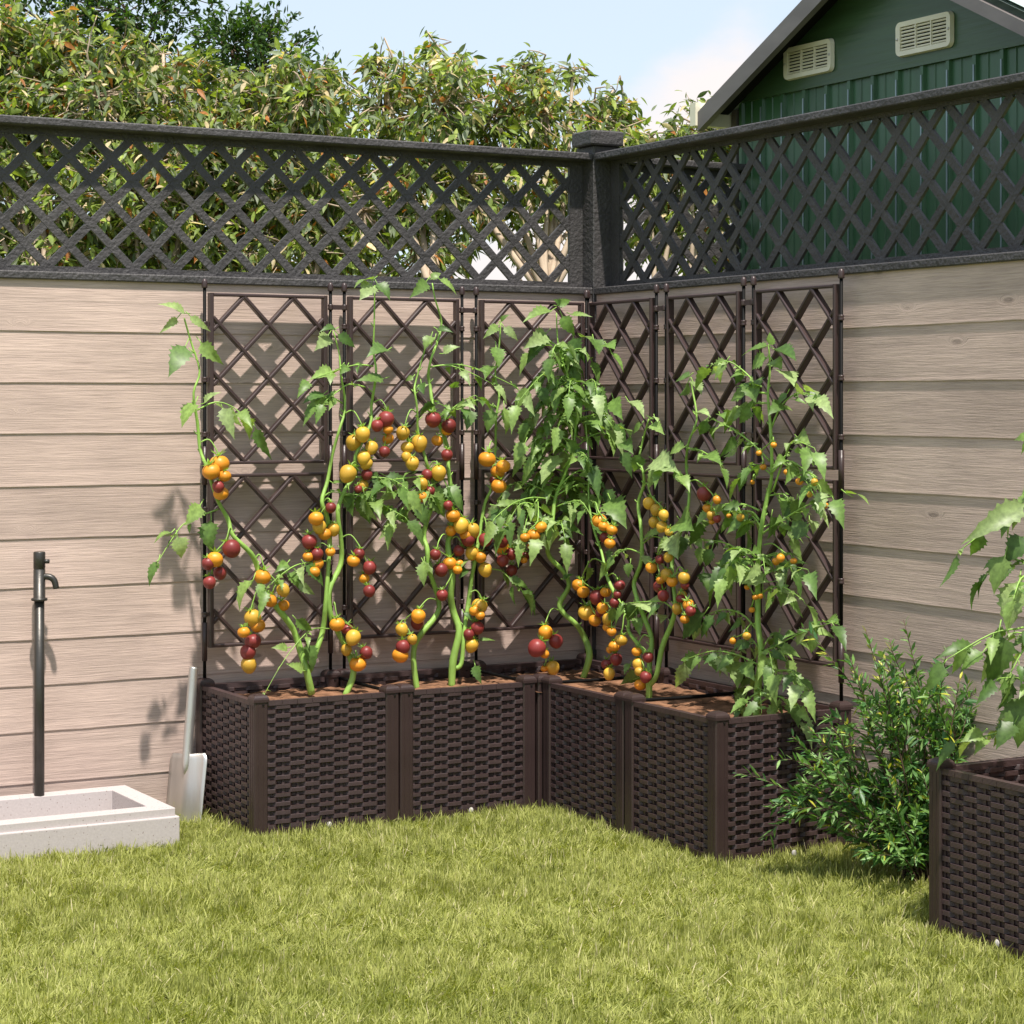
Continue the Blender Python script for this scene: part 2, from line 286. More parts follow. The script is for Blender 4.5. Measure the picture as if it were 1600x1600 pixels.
# ------------------------------------------------------------------ ground and grass
b = MB(); b.add([(-120, -120, 0), (120, -120, 0), (120, 120, 0), (-120, 120, 0)], [[0, 1, 2, 3]])
tag(b.build('lawn', M['ground']), kind='structure')
def grass(n, region, name, label):
    g = [];
    P0 = np.zeros((0, 2))
    while len(P0) < n:
        Z = np.sqrt(RNG.uniform(region[0]**2, region[1]**2, n)); r = np.where(RNG.random(n) < .84, RNG.uniform(-.27, .27, n), RNG.choice([-1, 1], n)*RNG.uniform(.27, .62, n))*Z
        X = CAM.x+FW.x*Z+RT.x*r; Y = CAM.y+FW.y*Z+RT.y*r
        ok = (Y < -.03) & (X < -.03)
        inA = (X > -1.30) & (Y > -.46); inD = (X > -.46) & (Y > -1.29); inF = (X > -.44) & (Y > -2.45) & (Y < -2.045); inS = (X < -1.50) & (Y > -.43)
        ok &= ~(inA | inD | inF | inS); P0 = np.concatenate([P0, np.stack([X, Y], 1)[ok]])
    P0 = P0[:n]
    # clumping: patches lean and tint together
    def fld(sc, seed):
        a = RNG.uniform(-1, 1, (14, 2))*sc; ph = RNG.uniform(0, 6.28, 14); return np.sin(P0@a.T+ph).sum(1)/3.7
    f1, f2, f3, f4 = fld(16, 1), fld(16, 2), fld(45, 3), fld(5, 4); f5 = fld(90, 5); f6 = fld(90, 6)
    f7 = fld(150, 7); f8 = fld(150, 8); ang = f1*.8+f5*1.3+f7*1.5+RNG.normal(0, .9, n); lean = np.clip(.62+.25*f3+.2*f8+RNG.normal(0, .3, n), .05, 1.35)
    Ln = np.clip(.024+.0035*f2+.005*f6+.005*f7+RNG.normal(0, .008, n), .010, .060); lg = RNG.random(n) < .08; Ln = np.where(lg, RNG.uniform(.034, .056, n), Ln); Wd = RNG.uniform(.0005, .0013, n)
    d = np.stack([np.cos(ang)*np.sin(lean), np.sin(ang)*np.sin(lean), np.cos(lean)], 1)
    nr = np.stack([-np.cos(ang)*np.cos(lean), -np.sin(ang)*np.cos(lean), np.sin(lean)+.05], 1)+RNG.normal(0, .45, (n, 3))
    pal = np.array([(.262, .282, .074), (.325, .338, .104), (.190, .212, .058), (.40, .40, .16), (.48, .43, .26)])
    t = np.clip(.5+.07*f2+.05*f4+.10*f5+.08*f8+RNG.normal(0, .25, n), 0, 1); ci = np.where(t < .22, 2, np.where(t < .58, 0, np.where(t < .88, 1, 3))); ci = np.where(RNG.random(n) < .035, 4, ci)
    col = pal[ci]*RNG.uniform(.85, 1.15, (n, 1))
    base = np.concatenate([P0, np.full((n, 1), -.001)], 1)
    fo = Fol(); fo.add(*leaves(base, d, nr, Ln, Wd, col, [(0, .8), (.4, 1), (.75, .7), (1, .0)], droop=RNG.uniform(.0, .45, n), fold=.15))
    return tag(fo.build(name, M['grass']), label, 'grass', kind='stuff')
grass(380000, (3.35, 6.75), 'grass', 'short light green lawn grass growing up to the planters and basin')
# ------------------------------------------------------------------ fences
SE = [1.424, 1.289, 1.155, 1.022, .885, .749, .622, .486, .368, .248, .114, -.02]
def cladding(parent, length, name='cladding', seed=1):
    rnd = random.Random(seed); b = MB()
    for i in range(len(SE)-1):
        zt, zb = SE[i], SE[i+1]; att = rnd.random()*10
        n = 60; vt = []; 
        for j in range(n+1):                                     # slightly uneven lower edge
            x = -length*j/n; e = .0012*noise.noise(Vector((x*9, i*3.1, seed)))+.0008*noise.noise(Vector((x*31, i*7.7, seed)))
            vt += [(x, -.0292, zt+.012), (x, -.0320, zb+.010), (x, -.0326, zb+.0020+e), (x, -.0318, zb+e), (x, -.020, zb+e)]
        fs = [[j*5+k, j*5+k+1, j*5+k+6, j*5+k+5] for j in range(n) for k in range(4)]
        b.add(vt, fs, att)
    return b.build(name, M['wood'], parent)
def lattice_mesh(x0, x1, z0, z1, per, xn, w, d, y, margin=(0, 0), frame=.016):
    """flat lattice in the XZ plane; nodes at xn+k*per on the z0 line"""
    b = MB(); kx = int((x1-x0)/per)+8
    for sgn in (1, -1):
        for k in range(-kx, kx):
            xs = xn+k*per
            # line x = xs + sgn*(z-z0)
            za, zb = z0, z1; xa, xb = xs, xs+sgn*(z1-z0)
            if max(xa, xb) < x0 or min(xa, xb) > x1: continue
            def clip(xq, zq):
                if xq < x0: return x0, z0+(x0-xs)*sgn
                if xq > x1: return x1, z0+(x1-xs)*sgn
                return xq, zq
            p = clip(xa, za); q = clip(xb, zb)
            if (Vector(p)-Vector(q)).length < .01: continue
            b.bar((p[0], y+(.0007 if sgn > 0 else 0), p[1]), (q[0], y+(.0007 if sgn > 0 else 0), q[1]), w, d)
    f = frame
    b.box((x0, y-d/2-.001, z0-f), (x1, y+d/2+.001, z0+.002)); b.box((x0, y-d/2-.001, z1-.002), (x1, y+d/2+.001, z1+f))
    for s, (a, m_) in enumerate(((x0, margin[0]), (x1, margin[1]))):
        if m_: b.box((a if s == 0 else a-m_, y-d/2-.0016, z0-f), (a+m_ if s == 0 else a, y+d/2+.0016, z1+f))
    return b
def fence(label, rz, length, per, xn, clad=True, x1=-.041, seed=1, group='lattice topped fence runs'):
    t = thing('fence', label, 'fence', (0, 0, 0), rz, group)
    sgn = 1
    if clad: cladding(t, length, seed=seed)
    x0 = -length
    b = MB(); b.box((x0, -.040, 1.824), (x1, .065, 1.845), bev=.003); o = b.build('top_rail', M['black'], t)
    b = MB(); b.box((x0, -.040, 1.424), (x1, .065, 1.445), bev=.003); b.build('bottom_rail', M['black'], t)
    lattice_mesh(x0, x1, 1.461, 1.808, per, xn, .0215, .009, .027, margin=(0, .045)).build('lattice', M['black'], t)
    return t
fence('black lattice on pale horizontal boards behind the water tap and three trellises', 0, 4.2, .1175, -.744, seed=1)
# right-hand fence: local x axis runs toward the corner (+Y world) when rotated by +90 deg; mirror so that the front faces -X
def fence_right():
    t = thing('fence', 'black lattice on shaded boards in front of the green shed', 'fence', (0, 0, 0), 0, 'lattice topped fence runs')
    L0 = 4.6; tmp = []
    R = Matrix(((0, 1, 0, 0), (1, 0, 0, 0), (0, 0, 1, 0), (0, 0, 0, 1)))     # swap x and y (mirror), faces flipped after
    def put(bm, name, m):
        me = bm.mesh(name, m); me.transform(R); me.flip_normals(); return link(name, me, t)
    d = thing('tmp', '', ''); o = cladding(d, L0, seed=5); me = o.data; me.transform(R); me.flip_normals(); o.parent = t; bpy.data.objects.remove(d)
    b = MB(); b.box((-L0, -.040, 1.824), (-.041, .065, 1.845), bev=.003); put(b, 'top_rail', M['black'])
    b = MB(); b.box((-L0, -.040, 1.424), (-.041, .065, 1.445), bev=.003); put(b, 'bottom_rail', M['black'])
    put(lattice_mesh(-L0, -.041, 1.461, 1.813, .1205, -1.66, .0215, .009, .027, margin=(0, .045)), 'lattice', M['black'])
fence_right()
t = thing('fence', 'short black lattice run seen through the lattice beside the shed corner', 'fence', (0, 0, 0), 0, 'lattice topped fence runs')
b = MB(); b.box((.061, -.040+.02, 1.824), (.60, .065, 1.845), bev=.003); b.build('top_rail', M['black'], t)
b = MB(); b.box((.061, -.04+.02, 1.424), (.60, .065, 1.445), bev=.003); b.build('bottom_rail', M['black'], t)
lattice_mesh(.061, .60, 1.461, 1.808, .1175, .09, .0215, .009, .03, margin=(.045, 0)).build('lattice', M['black'], t)
b = MB(); b.box((.061, -.015, .0), (.60, .015, 1.424)); b.build('board_panel', M['wood'], t)
t = thing('fence_post', 'square black corner post with a wide flat cap where two fences meet', 'post', (.01, .01, 0))
b = MB(); b.box((-.05, -.05, 0), (.05, .05, 1.868), bev=.003); b.build('shaft', M['black'], t)
b = MB(); b.box((-.07, -.07, 1.869), (.045, .045, 1.912), bev=.004); b.build('cap', M['black'], t)
# ------------------------------------------------------------------ planters
HP = .35; MS = .408; PW = .038
def weave(w, h):
    b = MB(); rows = int(round(h/.0113)); pitch = h/rows; per = .0815
    amp = .0034; th = .0014
    def off(x, ph, A=amp):
        u = ((x/per)+ph) % 1.0
        if u < .45: return A
        if u < .56: return A*(1-(u-.45)/.055)
        if u < .89: return -A
        return A*(-1+(u-.89)/.055)
    def row(r, inside=False):
        ph = .5*(r % 2)+.16; z = -h+r*pitch; xs = [0.]
        for k in range(-2, int(w/per)+3):
            for u in (.0, .45, .56, .89):
                x = (k+u-ph)*per
                if 0.002 < x < w-.002: xs.append(x)
        xs.append(w); xs = sorted(xs); vs = []; m_ = 7
        for x in xs:
            y = -off(x+1e-6, ph); hh = pitch*.96/2; zc = z+pitch/2
            q = [(y+th, -hh), (y-th*.5, -hh), (y-th, -hh*.9), (y-th*1.05, 0), (y-th, hh*.9), (y-th*.5, hh), (y+th, hh)]
            if inside: q = [(.0135-a, c) for a, c in q[::-1]]
            vs += [(x, a, zc+c) for a, c in q]
        fs = [[j*m_+k, j*m_+(k+1) % m_, j*m_+m_+(k+1) % m_, j*m_+m_+k] for j in range(len(xs)-1) for k in range(m_)]
        b.add(vs, [f[::-1] for f in fs])
    for r in range(rows): row(r)
    for r in range(rows-5, rows): row(r, True)
    for i in range(int(w/per*2)+2):                               # uprights
        x = (i*.5+.07)*per % (w+per)
        if .004 < x < w-.004: b.box((x-.0035, -.0012, -h), (x+.0035, .0022, 0))
    b.box((0, .0044, -h), (w, .0074, 0))                            # backing skin
    return b
WH = HP-.018-.018
WV = weave(MS-2*PW+.004, WH).mesh('woven_panel', M['wicker'])
def top_edge():
    b = MB(); w = MS-2*PW+.004; n = 8
    for i in range(n): b.box((w*i/n+.0006, -.0058, -.001), (w*(i+1)/n-.0006, -.0016, .0115))
    b.box((0, -.0020, -.002), (w, .0150, .0108)); return b.mesh('top_edge', M['wicker'])
def bottom_edge():
    b = MB(); w = MS-2*PW+.004; b.box((0, -.0060, -WH-.026), (w, .0082, -WH+.001)); return b.mesh('bottom_edge', M['plastic'])
TE, BE = top_edge(), bottom_edge()
def post_mesh():
    b = MB(); q = PW
    b.box((-q/2, -q/2, -.002), (q/2, q/2, HP), bev=.0035)
    for s in (-1, 1): b.box((s*q*.18-.0012, -q/2-.0007, .01), (s*q*.18+.0012, -q/2+.001, HP-.012)); b.box((-q/2-.0007, s*q*.18-.0012, .01), (-q/2+.001, s*q*.18+.0012, HP-.012))
    return b.mesh('corner_post', M['plastic'])
def cap_mesh():
    b = MB(); q = PW/2+.0022; vs = []
    for z, k in ((HP-.004, 1), (HP+.003, 1), (HP+.0075, .93), (HP+.0125, .74), (HP+.0155, .45)): vs += [(-q*k, -q*k, z), (q*k, -q*k, z), (q*k, q*k, z), (-q*k, q*k, z)]
    fs = [[3, 2, 1, 0], [16, 17, 18, 19]]+[[k*4+i, k*4+(i+1) % 4, k*4+4+(i+1) % 4, k*4+4+i] for k in range(4) for i in range(4)]
    b.add(vs, fs); b.box((q*.1, -q-.0008, HP-.0115), (q*.1+.006, -q+.003, HP-.0095), mi=1); return b.mesh('cap', [M['plastic'], M['hole']])
PM, CM = post_mesh(), cap_mesh()
def planter(x, y, label, group='wicker planters of the corner bed', bars=(), sides=(0, 1, 2, 3)):
    t = thing('planter', label, 'planter', (x, y, 0), 0, group)      # x,y = low corner
    h = PW/2; w = MS-PW
    for i, (a, c) in enumerate(((h, h), (MS-h, h), (MS-h, MS-h), (h, MS-h))):
        p = link('corner_post', PM, t, (a, c, 0)); cp = link('cap', CM, p)
        if i in (1, 2): pass
    g = PW-.002; top = HP-.014
    for si, (lx, ly, rz) in enumerate(((g, .010, 0), (MS-.010, g, math.pi/2), (MS-g, MS-.010, math.pi), (.010, MS-g, -math.pi/2))):
        if si not in sides: continue
        o = link('woven_panel', WV, t, (lx, ly, top)); o.rotation_euler = (0, 0, rz); link('top_edge', TE, o); link('bottom_edge', BE, o)
    for (p, q) in bars:
        b = MB(); b.tube([(*p, HP-.007), ((p[0]+q[0])/2, (p[1]+q[1])/2, HP-.009), (*q, HP-.007)], .0048, 8); b.build('tie_bar', M['pole'], t)
    return t
def soilbed(x, y, label, seed, ext=(.016, .016, .016, .016)):
    b = MB(); n = 26; vs = []
    for j in range(n+1):
        for i in range(n+1):
            px = ext[0]+(MS-ext[0]-ext[1])*i/n; py = ext[2]+(MS-ext[2]-ext[3])*j/n
            vs.append((px, py, .318+.008*noise.noise(Vector(((px+x)*14, (py+y)*14, 0)))+.006*noise.noise(Vector(((px+x)*60, (py+y)*60, 3)))))
    b.add(vs, [[j*(n+1)+i, j*(n+1)+i+1, (j+1)*(n+1)+i+1, (j+1)*(n+1)+i] for j in range(n) for i in range(n)], 0, True)
    o = b.build('soil', M['soil']); o.location = (x, y, 0); return tag(o, label, 'soil', kind='stuff')
AX, BX, CX = -1.302, -.890, -.474
mods = [(AX, -.462, 'square brown wicker planter beside the spade, at the outer left end of the bed', ()),
        (BX, -.462, 'brown wicker planter between the spade end planter and the corner planter', (((-.002, .03), (-.002, .38)),)),
        (CX, -.462, 'brown wicker planter tucked into the fence corner, front mostly hidden', (((-.004, .04), (-.004, .37)), ((.04, -.003), (.37, -.003)))),
        (-.465, -.875, 'brown wicker planter in the middle of the bed arm under the shaded fence', ()),
        (-.465, -1.289, 'brown wicker planter with one open side facing the willowy shrub', (((.04, .410), (.37, .410)),))]
for k, (x, y, lab, bars) in enumerate(mods):
    planter(x, y, lab, bars=bars, sides=[(0, 2, 3), (0, 2), (1, 2), (1, 3), (0, 1, 3)][k])
    soilbed(x, y, ['brown bark soil in the planter beside the spade', 'brown bark soil in the second planter from the spade', 'shaded brown soil in the corner planter', 'dappled brown soil under the long red and yellow tomato trusses', 'brown soil around the single upright leafy tomato stem'][k], k*3.3, [(.016, -.002, .016, .016), (-.002, -.004, .016, .016), (-.004, .016, -.003, .016), (.016, .016, -.003, -.003), (.016, .016, .016, -.003)][k])
planter(-.452, -2.45, 'separate brown wicker planter cut off by the right edge of the photo', group=None)
soilbed(-.452, -2.45, 'dark soil deep in the separate planter at the right edge', 31).location.z = -.09
# ------------------------------------------------------------------ trellises
def trellis_meshes(w):
    o = {}
    def pole():
        b = MB(); b.tube([(0, 0, .28), (0, 0, 1.418)], .0045, 10, res=1); return b.mesh('pole', M['pole'])
    def ball():
        b = MB(); b.lathe([(.0, 1.411), (.0076, 1.411), (.0080, 1.4135), (.0080, 1.424), (.0070, 1.430), (.0042, 1.4345), (.0, 1.4365)], n=14); return b.mesh('finial', M['lat'])
    def sleeve():
        b = MB(); b.lathe([(.0, 0), (.0073, 0), (.0073, .103), (.0, .103)], n=12); return b.mesh('sleeve', M['plastic'])
    def panel(z0, z1):
        b = MB(); x0, x1 = .0125, w-.0125; fw, fd = .0108, .021; D = Vector((0, -1, 0))
        # frame with mitred look: verticals run full height
        for x in (x0+fw/2, x1-fw/2): b.bar((x, 0, z0), (x, 0, z1), fw, fd, e=.0022)
        for z in (z0+fw*.4, z1-fw*.4): b.bar((x0+fw, 0, z), (x1-fw, 0, z), fw*.8, fd-.001, e=.0022)
        mid = (x0+x1)/2; hp = .0725; a0, a1 = z0+.008, z1-.008; st = (a1-a0)/6
        for sg in (1, -1):
            for k in range(-4, 5):
                xs = mid+(2*k+1)*hp                        # node on bottom line
                p = [xs, a0]; q = [xs+sg*hp*6, a1]
                def cl(v):
                    xm, xM = x0+fw, x1-fw
                    if v[0] < xm: return [xm, a0+(xm-xs)/(sg*hp)*st]
                    if v[0] > xM: return [xM, a0+(xM-xs)/(sg*hp)*st]
                    return v
                if max(p[0], q[0]) < x0+fw or min(p[0], q[0]) > x1-fw: continue
                p, q = cl(p), cl(q)
                if abs(p[1]-q[1]) < .004: continue
                dy = .0006 if sg > 0 else -.0006
                b.bar((p[0], dy, p[1]), (q[0], dy, q[1]), .0098, .0182, e=.0022)
        return b.mesh('lattice_panel', M['lat'])
    def clip():
        b = MB(); b.lathe([(.0, -.007), (.0070, -.007), (.0078, -.0045), (.0066, -.001), (.0066, .001), (.0078, .0045), (.0070, .007), (0, .007)], n=12); b.box((.002, -.003, -.005), (.014, .003, .005)); return b.mesh('clip', M['lat'])
    def brk():
        b = MB(); g = .0425
        for x in (0, g): b.lathe([(.0, -.008), (.0068, -.008), (.0077, -.005), (.0066, 0), (.0077, .005), (.0068, .008), (0, .008)], c=(x, 0, 0), n=12)
        b.box((.004, -.0035, -.0065), (g-.004, .0035, .0065)); return b.mesh('joining_bracket', M['lat'])
    return pole(), ball(), sleeve(), panel(.937, 1.398), panel(.446, .911), clip(), brk()
TW = MS-PW
TM = trellis_meshes(TW)
def trellis(x, y, rz, label, bracket=None):
    t = thing('trellis', label, 'trellis', (x, y, 0), rz, 'brown lattice trellises')
    po, ba, sl_, up, lo, cl, br = TM
    for px in (0, TW):
        p = link('pole', po, t, (px, 0, 0)); link('finial', ba, p)
        for z in (.411, .883): link('sleeve', sl_, p, (0, 0, z))
        for z in (1.314, 1.165, 1.018, .817, .662, .535):
            c = link('clip', cl, p, (0, 0, z)); c.rotation_euler = (0, 0, 0 if px == 0 else math.pi)
    link('lattice_panel', up, t); link('lattice_panel', lo, t)
    if bracket:
        for z in (1.367, .69): link('joining_bracket', br, t, (TW, 0, z))
    return t
yb = -.462+MS-.019
h = PW/2
trellis(AX+h, yb, 0, 'brown lattice trellis closest to the water tap, ending the row', True)
trellis(BX+h, yb, 0, 'brown lattice trellis behind the three tall tomato stems, second from the tap', True)
trellis(CX+h, yb, 0, 'brown lattice trellis left of the corner post, behind the bushy tomato', None)
xb = -.465+MS-.019
def rtrel(ytop, label, br): # local +x -> world -Y
    return trellis(xb, ytop, -math.pi/2, label, br)
rtrel(-.066, 'narrow looking trellis right of the corner post on the shaded boards', True)
rtrel(-.875+MS-h, 'trellis on shaded boards in the middle, under the shed corner', True)
rtrel(-1.289+MS-h, 'trellis on shaded boards behind the single upright leafy tomato, ending the row', None)
# ------------------------------------------------------------------ basin, tap, spade, pebbles
t = thing('stone_basin', 'pale speckled concrete basin on the lawn under the black tap', 'basin', (-1.50, -.43, 0))
def frame_ring(x0, x1, y0, y1, ix, iy, z0, z1):
    b = MB(); o = [(x0, y0), (x1, y0), (x1, y1), (x0, y1)]; i = [(x0+ix, y0+iy), (x1-ix, y0+iy), (x1-ix, y1-iy), (x0+ix, y1-iy)]
    vs = [(*p, z0) for p in o]+[(*p, z1) for p in o]+[(*p, z0) for p in i]+[(*p, z1) for p in i]; fs = []
    for k in range(4):
        j = (k+1) % 4; fs += [[k, j, 4+j, 4+k], [8+j, 8+k, 12+k, 12+j], [4+k, 4+j, 12+j, 12+k]]
    b.add(vs, fs); return b
o = frame_ring(-.90, 0, 0, .372, .055, .055, .012, .095).build('rim', M['stone'], t); md = o.modifiers.new('b', 'BEVEL'); md.width = .002; md.segments = 2
o = frame_ring(-.907, .008, -.010, .375, .04, .04, -.01, .075).build('body', M['stone'], t); md = o.modifiers.new('b', 'BEVEL'); md.width = .003; md.segments = 2
b = MB(); b.box((-.86, .04, -.01), (-.04, .34, .012)); b.build('floor', M['stone'], t)
tp = P(61.5, 1243, 5.607); t = thing('water_tap', 'slim black garden tap standing on the concrete basin rim', 'tap', (tp.x, tp.y, .095))
zof = lambda py: 1.107-(py-627)/3413*5.607-.095
b = MB(); r = .0129; b.lathe([(0, 0), (r, 0), (r, zof(930)), (0, zof(930))], n=24); b.build('pipe', M['tap'], t)
b = MB(); r = .0152; b.lathe([(0, zof(940)), (.0200, zof(938.5)), (.0212, zof(936.5)), (.0200, zof(934.5)), (r, zof(934)), (r, zof(890)), (r*.93, zof(889.5)), (r*.93, zof(888.5)), (r, zof(888)), (r, zof(863.5)), (r-.0015, zof(862)), (0, zof(862))], n=24); b.build('tap_body', M['tap'], t)
b = MB(); z1 = zof(901); b.tube([(0, 0, z1), RT*.020+Vector((0, 0, z1)), RT*.031+Vector((0, 0, z1-.003)), RT*.039+Vector((0, 0, z1-.012)), RT*.0435+Vector((0, 0, z1-.031))], [.0085, .0085, .0085, .0082, .0078], 14); b.build('spout', M['tap'], t)
b = MB(); z2 = zof(877); b.tube([RT*.01+Vector((0, 0, z2)), RT*.0255+Vector((0, 0, z2))], .0058, 10, res=1); b.build('lever', M['tap'], t)
# spade head standing on its blade, socket up, leaning to the fence
sp = P(290, 1285, 5.80); t = thing('spade', 'short steel spade leaning on the boards beside the end planter', 'spade', (sp.x, sp.y, 0))
Zs = 5.80
def spt(px, py, dy=0): return P(px, py, 5.80-.11*max(0, min(1, (px-258)/64)))-Vector((sp.x, sp.y, 0))+FW*dy
b = MB(); nu, nv = 10, 14; vs = []
for j in range(nv+1):
    v = j/nv; py = 1180+(1292-1180)*v
    lx = 263+(256.5-263)*v; rx = 321.5+(313-321.5)*v
    rnd_ = max(0, 1-v*9)**2*4; lx += rnd_; rx -= rnd_
    for i in range(nu+1):
        u = i/nu; px = lx+(rx-lx)*u; q = abs(u-.5)*2
        vs.append(spt(px, py, -.016*max(0, 1-q*1.6)*(1-.2*v)-.006*(1-q*q)+.035*(1-v)))
fr = [[j*(nu+1)+i, (j+1)*(nu+1)+i, (j+1)*(nu+1)+i+1, j*(nu+1)+i+1] for j in range(nv) for i in range(nu)]
b.add(vs, fr, 0, True); o = b.build('blade', M['steel'], t); md = o.modifiers.new('s', 'SOLIDIFY'); md.thickness = .0022
b = MB(); b.tube([spt(299, 1046, .05), spt(297.5, 1058, .046), spt(295, 1110, .034), spt(291.5, 1170, .020), spt(290, 1200, .012), spt(289.5, 1222, .022)], [.0112, .0122, .0132, .0128, .0105, .002], 18); b.build('socket', M['steel'], t)
for k, (px, py, r, lab) in enumerate(((514.5, 1287, .0078, 'small white stone in the grass before the planter beside the spade'), (736, 1264, .0068, 'small white stone in the grass before the second wicker planter'),
                                      (1241, 1331, .0072, 'pale stone sunk in grass before the willowy shrub'), (1560, 1472, .0082, 'pale stone in grass under the separate planter at the right edge'))):
    Z = (1.107-.024)*F/(py-HOR); c = P(px, py, Z); b = MB(); pr = [(r*math.sin(a)*.95, -r*1.25*math.cos(a)) for a in [math.pi*i/9 for i in range(10)]]; b.lathe(pr, n=12, lob=.05, nl=3)
    o = b.build('stone', M['pebble']); o.location = (c.x, c.y, .020); o.rotation_euler = (.2, .1*k, k); tag(o, lab, 'stone', 'small white stones in the lawn')
# ------------------------------------------------------------------ shed
sx = .55; yL = .05; yR = -1.515; rid = (yL+yR)/2; ev = 2.046; pit = .49; pk = 2.42
t = thing('shed', 'dark green metal garden shed with cream vents behind the fence', 'shed', (sx, rid, 0))
X = lambda y: y-rid
b = MB(); pitch = .1083; x = 0; vs = []
ys = []; y = yL
prof = [(0, 0), (.012, 0), (.016, -.010), (.030, -.010), (.034, 0), (.066, 0), (.068, -.003), (.072, -.003), (.074, 0)]
while y > yR: ys += [(y-a, c) for a, c in prof if y-a > yR]; y -= pitch
ys.append((yR, 0)); rl = lambda yy: min(ev, pk-.004-pit*abs(yy-rid)); vs = [(c, X(yy), z) for yy, c in ys for z in (0, rl(yy))]
b.add(vs, [[2*i, 2*i+1, 2*i+3, 2*i+2] for i in range(len(ys)-1)]); 
b.box((.02, X(yR), 0), (2.2, X(yL), rl(yL))); b.build('wall', M['shedmetal'], t)
b = MB(); y = yL-pitch*1.0+.0
while y > yR+.05: b.box((-.0125, X(y-.023)-.0028, .3), (-.0102, X(y-.023)+.0028, rl(y-.023)-.03)); y -= pitch
b.build('seam_strip', M['shedribs'], t)
b = MB(); gw = (pk-ev)/pit; b.add([(-.014, gw, ev-.004), (-.014, -gw, ev-.004), (-.014, 0, pk), (.0, gw, ev-.004), (.0, -gw, ev-.004), (.0, 0, pk)], [[0, 2, 1], [0, 1, 4, 3], [1, 2, 5, 4], [2, 0, 3, 5]]); b.build('gable_panel', M['shedgable'], t)
b = MB(); b.box((-.012, X(yL)-.004, 0), (.03, X(yL)+.022, rl(yL)-.01)); b.build('corner_trim', M['corner'], t); b = MB(); b.box((-.012, X(yR)-.022, 0), (.03, X(yR)+.004, rl(yL)-.01)); b.build('corner_trim', M['corner'], t)
def slope(side):
    s = 1 if side > 0 else -1; e = .035; y1 = s*((yL-rid)+e); z1 = pk-((yL-rid)+e)*pit; oh = .12
    th = .012; xs0, xs1 = -oh, 2.3; b = MB(); n = 46; vs = []
    for i in range(n+1):
        xx = xs0+(xs1-xs0)*i/n; k = .007 if i % 4 in (1, 2) else 0
        vs += [(xx, 0, pk+.004+k), (xx, y1, z1+.004+k), (xx, y1, z1-.008), (xx, 0, pk-.008)]
    fs = [[4*i+j, 4*i+(j+1) % 4, 4*i+4+(j+1) % 4, 4*i+4+j] for i in range(n) for j in range(4)]
    b.add(vs, fs if s > 0 else [f[::-1] for f in fs]); b.build('roof', M['roof'], t)
    ft = .008 if s > 0 else .030
    b = MB(); b.add([(-oh-.012, 0, pk-ft), (-oh-.012, y1, z1-ft), (-oh-.012, y1, z1-.068), (-oh-.012, 0, pk-.068), (-oh+.01, 0, pk-ft), (-oh+.01, y1, z1-ft), (-oh+.01, y1, z1-.068), (-oh+.01, 0, pk-.068)],
                     [[0, 1, 2, 3], [7, 6, 5, 4], [0, 4, 5, 1], [3, 2, 6, 7], [1, 5, 6, 2]]); b.build('fascia', M['gray'], t)
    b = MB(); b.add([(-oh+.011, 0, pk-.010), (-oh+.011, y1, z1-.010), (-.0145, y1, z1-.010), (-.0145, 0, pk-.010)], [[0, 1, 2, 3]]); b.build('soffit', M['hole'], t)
    b = MB(); b.box((-oh-.02, min(y1, y1+s*.03), z1-.05), (2.3, max(y1, y1+s*.03), z1+.022)); b.build('gutter', M['cream'], t)
slope(1); slope(-1)
def vent(yc, zc, w=.238, hh=.100):
    b = MB(); n = 6; r = .018; pts = []
    for cx, cz, a0 in ((w/2-r, hh/2-r, 0), (-w/2+r, hh/2-r, 90), (-w/2+r, -hh/2+r, 180), (w/2-r, -hh/2+r, 270)):
        for k in range(n+1): a = math.radians(a0+90*k/n); pts.append((cx+r*math.cos(a), cz+r*math.sin(a)))
    m_ = len(pts); iw, ih = w/2-.021, hh/2-.016
    inn = [(max(-iw, min(iw, a)), max(-ih, min(ih, c))) for a, c in pts]
    vs = [(-.016, a, c) for a, c in pts]+[(-.028, a*.97, c*.95) for a, c in pts]+[(-.027, a, c) for a, c in inn]+[(-.017, a, c) for a, c in inn]
    fs = [[k*m_+i, k*m_+(i+1) % m_, (k+1)*m_+(i+1) % m_, (k+1)*m_+i] for k in range(3) for i in range(m_)]
    b.add(vs, [f[::-1] for f in fs]); o = b.build('vent', M['cream'], t); o.location = (0, X(yc), zc)
    b = MB(); b.box((-.0175, -iw, -ih), (-.0155, iw, ih)); b.build('backing', M['hole'], o)
    b = MB(); ns = 7
    for i in range(ns):
        z = -ih+(i+.5)*2*ih/ns; b.bar((-.0215, -iw, z), (-.0215, iw, z), .0058, .003, dn=Vector((-.8, 0, .6)))
    for a in (-iw/3, iw/3): b.box((-.0262, a-.002, -ih), (-.019, a+.002, ih))
    b.build('slats', M['cream'], o)
    for s in (-1, 1):
        b = MB(); b.tube([(-.027, s*(w/2-.0105), 0), (-.0305, s*(w/2-.0105), 0)], [.0042, .003], 10, res=1); b.build('screw', M['steel'], o)
vent(5.2425-5.58, 2.126); vent(4.7155-5.58, 2.124)
